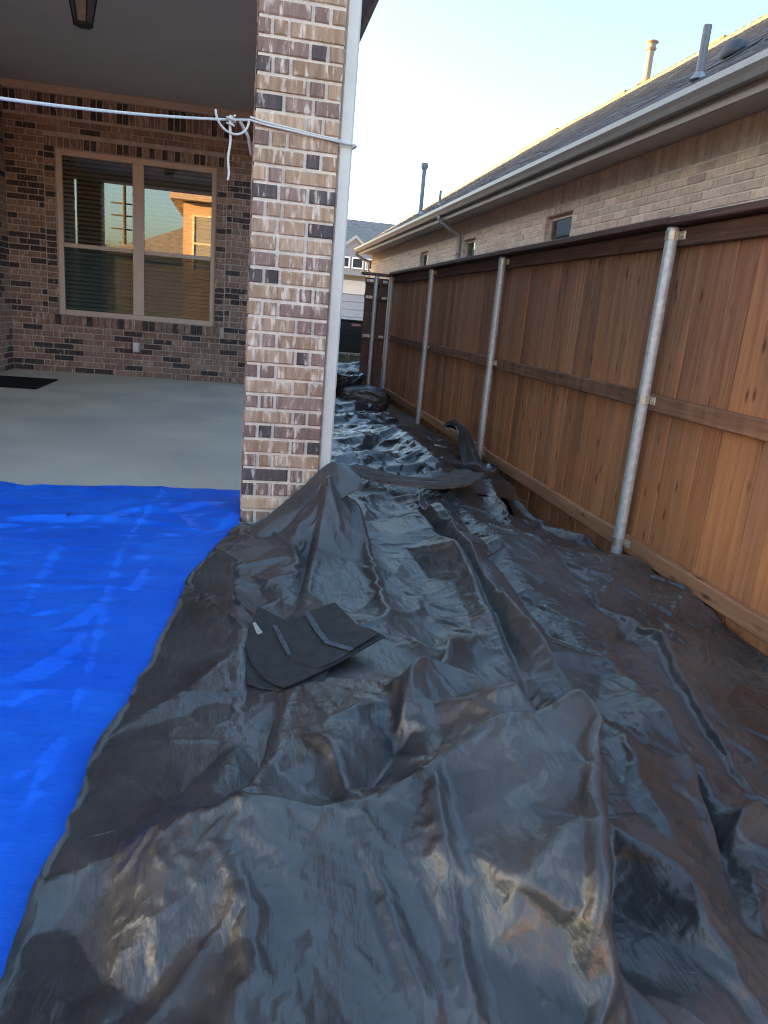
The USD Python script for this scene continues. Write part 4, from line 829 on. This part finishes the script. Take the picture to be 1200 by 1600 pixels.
# its border by the column is folded over towards us and stands up against brick and downspout
def aty(px, py, y):
    d = ray(px, py); return d * (y / d[1]) + np.array([0, 0, CAM_H])
c1 = spline([aty(*p, y) for p, y in zip([(290, 905), (330, 872), (372, 843), (430, 796), (478, 756), (503, 732), (520, 722), (541, 727), (562, 744)], [2.42, 2.62, 2.80, 2.98, 3.06, 3.085, 3.085, 3.08, 3.05])], 70)
c3 = spline([aty(*p, y) for p, y in zip([(294, 908), (342, 884), (394, 862), (456, 832), (508, 798), (540, 776), (558, 768), (566, 768), (570, 768)], [2.42, 2.58, 2.74, 2.88, 2.93, 2.95, 2.97, 2.98, 3.0])], 70)
tt = np.linspace(0, 1, 26)[None, :, None]; bow = np.sin(np.pi * tt) * 0.016 * np.clip(np.linspace(0, 6, 70), 0, 1)[:, None, None]
G = c1[:, None] * (1 - tt) + c3[:, None] * tt + bow * np.array([0.0, -0.9, 0.45])
S_, T_ = np.meshgrid(np.linspace(0, 7, 70), np.linspace(0, 1.5, 26), indexing='ij'); G = G + (facets(S_, T_, 0.7, 71, 0, 1.0, 0.1) * 0.006)[..., None] * np.array([0.2, 0.9, 0.4])
back = G[:, -6:][:, ::-1].copy(); back[..., 1] += np.linspace(0.004, 0.06, 6)[None]; back[..., 2] -= 0.006 * np.sin(np.linspace(0, math.pi, 6))[None]
obj('folded_edge', grid_mesh(np.concatenate([G, back], 1)), M['sheet'], sheet, smooth=True)
from scipy.spatial import cKDTree
sheet_tree = cKDTree(P[..., :2].reshape(-1, 2)); sheet_z = P[..., 2].ravel()
def sheet_at(x, y): return sheet_z[sheet_tree.query([x, y])[1]]

# --- blue tarp
bx_ = np.linspace(-2.4, 0.75, 330); by_ = np.linspace(0.35, 3.56, 420)
BX, BY = np.meshgrid(bx_, by_)
edge = np.interp(bx_, [-2.4, -1.05, -0.66, -0.50, 0.03], [3.60, 3.55, 3.575, 3.49, 3.545])
fy = (BY - 0.35) / (3.56 - 0.35); BY = 0.35 + fy * (edge[None, :] - 0.35)
lim = np.where(BY > 2.80, 0.018, np.interp(BY, LBa[:, 1], LBa[:, 0]) + 0.12); BX = -2.4 + (BX + 2.4) / (0.75 + 2.4) * (lim + 2.4)
BZ = 0.006 + 0.011 * (1 + facets(BX, BY, 0.42, 201, 0.15, 2.0)) + 0.0065 * (1 + facets(BX, BY, 0.13, 202, 0.1, 2.2)) + 0.0030 * facets(BX, BY, 0.045, 203, 0.2, 1.8)
for px, amp, wl, w2 in (([(0, 815), (120, 812), (260, 822), (330, 838)], 0.016, 0.05, 0.03), ([(60, 1000), (110, 980), (150, 945)], 0.010, 0.04, 0.02), ([(200, 925), (215, 905), (222, 890)], 0.008, 0.03, 0.02), ([(0, 1080), (90, 1030), (130, 990)], 0.008, 0.05, 0.03),
                        ([(150, 815), (230, 800), (300, 830)], 0.012, 0.05, 0.03), ([(20, 980), (60, 900), (95, 850)], 0.006, 0.03, 0.02), ([(255, 870), (290, 905)], 0.008, 0.03, 0.02), ([(330, 830), (360, 810), (372, 790)], 0.012, 0.03, 0.02), ([(0, 1250), (60, 1180), (110, 1150)], 0.008, 0.05, 0.04), ([(0, 770), (150, 772), (200, 785), (370, 785)], 0.010, 0.03, 0.05)):
    BZ = BZ + crease(BX, BY, px, 0.01, amp, wl, w2, 0.004)
for q in (-1.62, -1.0, -0.38): BZ = BZ + 0.006 * np.exp(-np.abs(BX + 0.03 * np.sin(BY * 3) - q) / 0.012)
for q in (0.95, 1.6, 2.25, 2.9): BZ = BZ + 0.006 * np.exp(-np.abs(BY + 0.02 * np.sin(BX * 4) - q) / 0.012)
BZ = BZ + 0.004 * facets(BX, BY, 0.06, 204, 1.2, 3.0) * np.clip(3 * meshkit.noise(np.stack([BX * 2.5, BY * 2.5, 0 * BX], -1), 15) - 1.2, 0, 1) + 0.0020 * facets(BX, BY, 0.024, 205, 0.1, 2.2)
BZ = np.maximum(gaussian_filter(BZ, 0.7), 0.004)
cover = np.clip((BX - np.interp(BY, LBa[:, 1], LBa[:, 0]) + 0.25) / 0.25, 0, 1) * np.clip((3.05 - BY) / 0.1, 0, 1)
BZ = BZ * (1 - 0.8 * cover) + 0.8 * cover * 0.006
bt = obj('blue_tarp', creased(np.stack([BX, BY, BZ], -1), 0.00035), M['bluetarp'], smooth=24, label='bright blue woven tarp laid flat on the patio slab', cat='tarp')
tr = atz(103, 806, 0.03); obj('tear', trimesh.convex.convex_hull(np.array([tr + np.array(q) for q in ((0, 0, 0), (0.006, 0.03, 0.004), (0.014, 0.012, 0.007), (0.012, 0.04, 0.004), (0.006, -0.012, 0.002))])), M['black'], bt)

# --- far shiny sheet
ys2 = np.linspace(4.45, 9.6, 330); NU2 = 260
l2 = np.interp(ys2, [4.4, 6, 9.7], [0.55, 0.62, 1.05]); r2 = np.interp(ys2, [4.4, 5.2, 6.2, 7.0, 8.2, 9.7], [1.86, 1.97, 1.98, 1.78, 1.62, 1.75])
j = gaussian_filter(er.normal(0, 1, len(ys2)), 2) * 0.06; r2 = r2 + j
X2 = l2[:, None] + (r2 - l2)[:, None] * np.linspace(0, 1, NU2)[None]; Y2 = np.repeat(ys2[:, None], NU2, 1)
near2 = np.clip((Y2 - 4.45) / 0.5, 0, 1)
Z2 = -0.155 - 0.04 * np.clip((X2 - 1.4) / 0.5, 0, 1) + near2 * (0.055 * facets(X2, Y2, 0.30, 301, 0.6, 1.4) + 0.028 * facets(X2, Y2, 0.12, 302, 0.3, 1.3) + 0.013 * facets(X2, Y2, 0.05, 303, 0.5, 1.2)) + 0.05 * np.exp(-((Y2 - 6.4) / 0.5) ** 2) + 0.09 * np.exp(-(((X2 - 1.45) / 0.15) ** 2 + ((Y2 - 5.7) / 0.9) ** 2))
Z2 = gaussian_filter(Z2, 0.7)
Z2 = np.maximum(Z2, -0.29)
fs = obj('black_plastic_sheet', creased(np.stack([X2, Y2, Z2], -1), 0.0022), M['sheetshiny'], smooth=26, label='shiny crumpled black plastic further down the alley, past the weathered board', cat='plastic sheet')
# upturned flap by the second post
fy_ = [6.35, 6.30, 6.12, 5.92, 5.6, 5.2, 4.75, 4.3]
e1 = spline([aty(*p, y) for p, y in zip([(693, 664), (707, 655), (722, 661), (733, 671), (745, 700), (765, 735), (790, 775), (812, 812)], fy_)], 60)
e2 = spline([aty(*p, y) for p, y in zip([(697, 668), (706, 669), (713, 684), (717, 706), (724, 732), (738, 762), (762, 802), (790, 832)], [y - 0.06 for y in fy_])], 60)
tt = np.linspace(0, 1, 20)[None, :, None]; G = e1[:, None] * (1 - tt) + e2[:, None] * tt
S_, T_ = np.meshgrid(np.linspace(0, 9, 60), np.linspace(0, 2.2, 20), indexing='ij'); G = G + (facets(S_, T_, 0.7, 61, 0.4, 1.3, 0.1) * 0.038)[..., None] * np.array([0.5, 0.9, 0.3])
G[..., 2] -= 0.03 * np.linspace(0, 1, 60)[:, None]; fl = grid_mesh(G)
obj('upturned_flap', fl, M['sheet'], fs, smooth=22)

# --- weathered board across the seam
P = np.array([(0.74, 4.56, -0.045), (0.86, 4.40, -0.055), (1.05, 4.30, -0.060), (1.25, 4.28, -0.055), (1.40, 4.38, -0.045), (1.50, 4.52, -0.03)])
Q = spline(P, 30); wv = np.gradient(Q[:, :2], axis=0); wv /= np.linalg.norm(wv, axis=1, keepdims=True); nrm = np.stack([-wv[:, 1], wv[:, 0], 0 * wv[:, 0]], 1)
prof = [(-0.11, -0.012), (-0.105, 0.006), (-0.07, 0.010), (-0.064, 0.004), (-0.02, 0.006), (-0.014, 0.013), (0.05, 0.013), (0.056, 0.006), (0.10, 0.008), (0.105, -0.012)]
G = np.array([[Q[i] + nrm[i] * a + np.array([0, 0, b]) for a, b in prof + [prof[0]]] for i in range(30)])
gm = grid_mesh(G); bdm = trimesh.Trimesh(*meshkit.arrays(gm)[:2], process=False)
obj('weathered_board', bdm, M['board'], label='curved grey brown weathered strip of board lying across the black sheets', cat='board')

# --- black plastic bundle and the green tarp beyond it
def lump(c, h, seed, amp, rot=0.0, top=None):
    m = trimesh.creation.box([2, 2, 2])
    for _ in range(5): m = m.subdivide()
    v = m.vertices / np.maximum(np.linalg.norm(m.vertices, ord=5, axis=1, keepdims=True), 1e-9)
    n_ = v / np.linalg.norm(v, axis=1, keepdims=True)
    d = facets(v[:, 0] * 1.0 + v[:, 1] * 0.6, v[:, 2] + v[:, 1] * 0.5, 0.38, seed, 0.3, 1.5) + 0.4 * facets(v[:, 0] + v[:, 1] * 0.3, v[:, 2] * 1.2 + v[:, 1], 0.15, seed + 1)
    v = v + n_ * d[:, None] * amp
    if top is not None: v[:, 2] = np.where(v[:, 2] > 0, v[:, 2] * (1 + top * v[:, 0]), v[:, 2])
    ca, sa = math.cos(rot), math.sin(rot); v = v * h; v = np.stack([v[:, 0] * ca - v[:, 1] * sa, v[:, 0] * sa + v[:, 1] * ca, v[:, 2]], 1)
    return trimesh.Trimesh(v + c, m.faces, process=False)
bd = thing('black_plastic_bundle', 'folded bundle of black plastic sheeting heaped by the far fence posts', 'plastic bundle')
obj('roll', lump((1.60, 9.35, -0.15), np.array([0.29, 0.22, 0.15]), 41, 0.16, -0.25), M['sheet'], bd, smooth=28)
obj('crumpled_end', lump((1.38, 9.62, -0.06), np.array([0.17, 0.20, 0.19]), 47, 0.26, 0.5), M['sheetshiny'], bd, smooth=28)
xs3, ys3 = np.meshgrid(np.linspace(1.0, 2.3, 110), np.linspace(9.9, 16.8, 200))
xs3 = xs3 + 0.5 * np.clip((ys3 - 10.8) / 6, 0, 1) - 0.55 * np.clip((10.9 - ys3), 0, 1)
Z3 = -0.20 + 0.10 * facets(xs3, ys3, 0.45, 401, 0.2, 1.4) + 0.05 * facets(xs3, ys3, 0.17, 402) + 0.12 * np.exp(-((ys3 - 12.5) / 1.2) ** 2)
obj('green_tarp', grid_mesh(np.stack([xs3, ys3, np.maximum(Z3, -0.27)], -1)), M['greentarp'], smooth=True, label='crumpled grey green tarp beyond the black bundle at the alley end', cat='tarp')

# --- two torn shingle scraps lying on the sheet
def plate(px, z, th, tilt=None, n=1):
    P = np.array([atz(*p, z) for p in px]); m = trimesh.creation.extrude_polygon(Polygon(P[:, :2]), th, engine='earcut'); return m
zs = max(sheet_at(x, y) for x in np.linspace(0.05, 0.38, 8) for y in np.linspace(1.62, 2.05, 8))
z0 = float(np.median([sheet_at(x, y) for x in np.linspace(0.05, 0.38, 8) for y in np.linspace(1.62, 2.05, 8)])) + 0.006
def bend(m, dz):
    v = m.vertices; v[:, 2] += z0 + dz + 0.02 * np.clip((v[:, 0] - 0.1) / 0.3, 0, 1) ** 2 + 0.010 * np.clip((v[:, 1] - 1.75) / 0.3, 0, 1); return m
def sub(m, n=2):
    for _ in range(n): m = m.subdivide()
    return m
lo = sub(plate([(402, 948), (450, 972), (520, 1030), (502, 1073), (445, 1074), (403, 1069), (386, 1062), (385, 1030), (383, 1005)], 0.03, 0.004))
ls = thing('shingle_scrap', 'lower scrap of dark roofing shingle, mostly hidden under the larger scrap', 'shingle scrap')
obj('base_layer', bend(lo, 0.0), M['shinglescrap'], ls)
tn = sub(plate([(395, 975), (399, 974), (407, 985), (412, 990), (409, 994), (401, 989)], 0.03, 0.003)); obj('torn_edge', bend(tn, 0.0045), M['paletar'], ls)
us = thing('shingle_scrap', 'larger upper scrap of dark laminated roofing shingle with curved cut tabs', 'shingle scrap')
ba = sub(plate([(382, 1007), (393, 1035), (408, 1056), (428, 1069), (445, 1075), (478, 1062), (505, 1050), (555, 1028), (600, 1008), (575, 994), (557, 990), (522, 955), (480, 967), (432, 981), (415, 990)], 0.03, 0.0045))
obj('base_layer', bend(ba, 0.010), M['shinglescrap'], us)
t1 = sub(plate([(427, 985), (433, 1000), (442, 1015), (452, 1030), (466, 1039), (482, 1045), (497, 1049), (508, 1046), (530, 1037), (548, 1027), (530, 1021), (512, 1016), (500, 998), (483, 968), (450, 977)], 0.03, 0.004))
obj('tab', bend(t1, 0.0150), M['shinglescrap'], us)
t2 = sub(plate([(481, 967), (522, 956), (556, 991), (590, 1007), (560, 1021), (549, 1026), (530, 1020), (513, 1014), (500, 996)], 0.03, 0.004))
obj('tab', bend(t2, 0.0195), M['shinglescrap'], us)
for pl, dz in (([(474, 969), (482, 966), (498, 992), (514, 1013), (508, 1017), (492, 998)], 0.0240), ([(426, 985), (432, 984), (446, 1008), (455, 1028), (449, 1028), (436, 1006)], 0.0195), ([(508, 1016), (514, 1013), (548, 1024), (552, 1028), (545, 1029)], 0.0240)):
    obj('adhesive_strip', bend(sub(plate(pl, 0.03, 0.0012), 1), dz), M['adhesive'], us)
# leaf-like specks of debris on the sheet
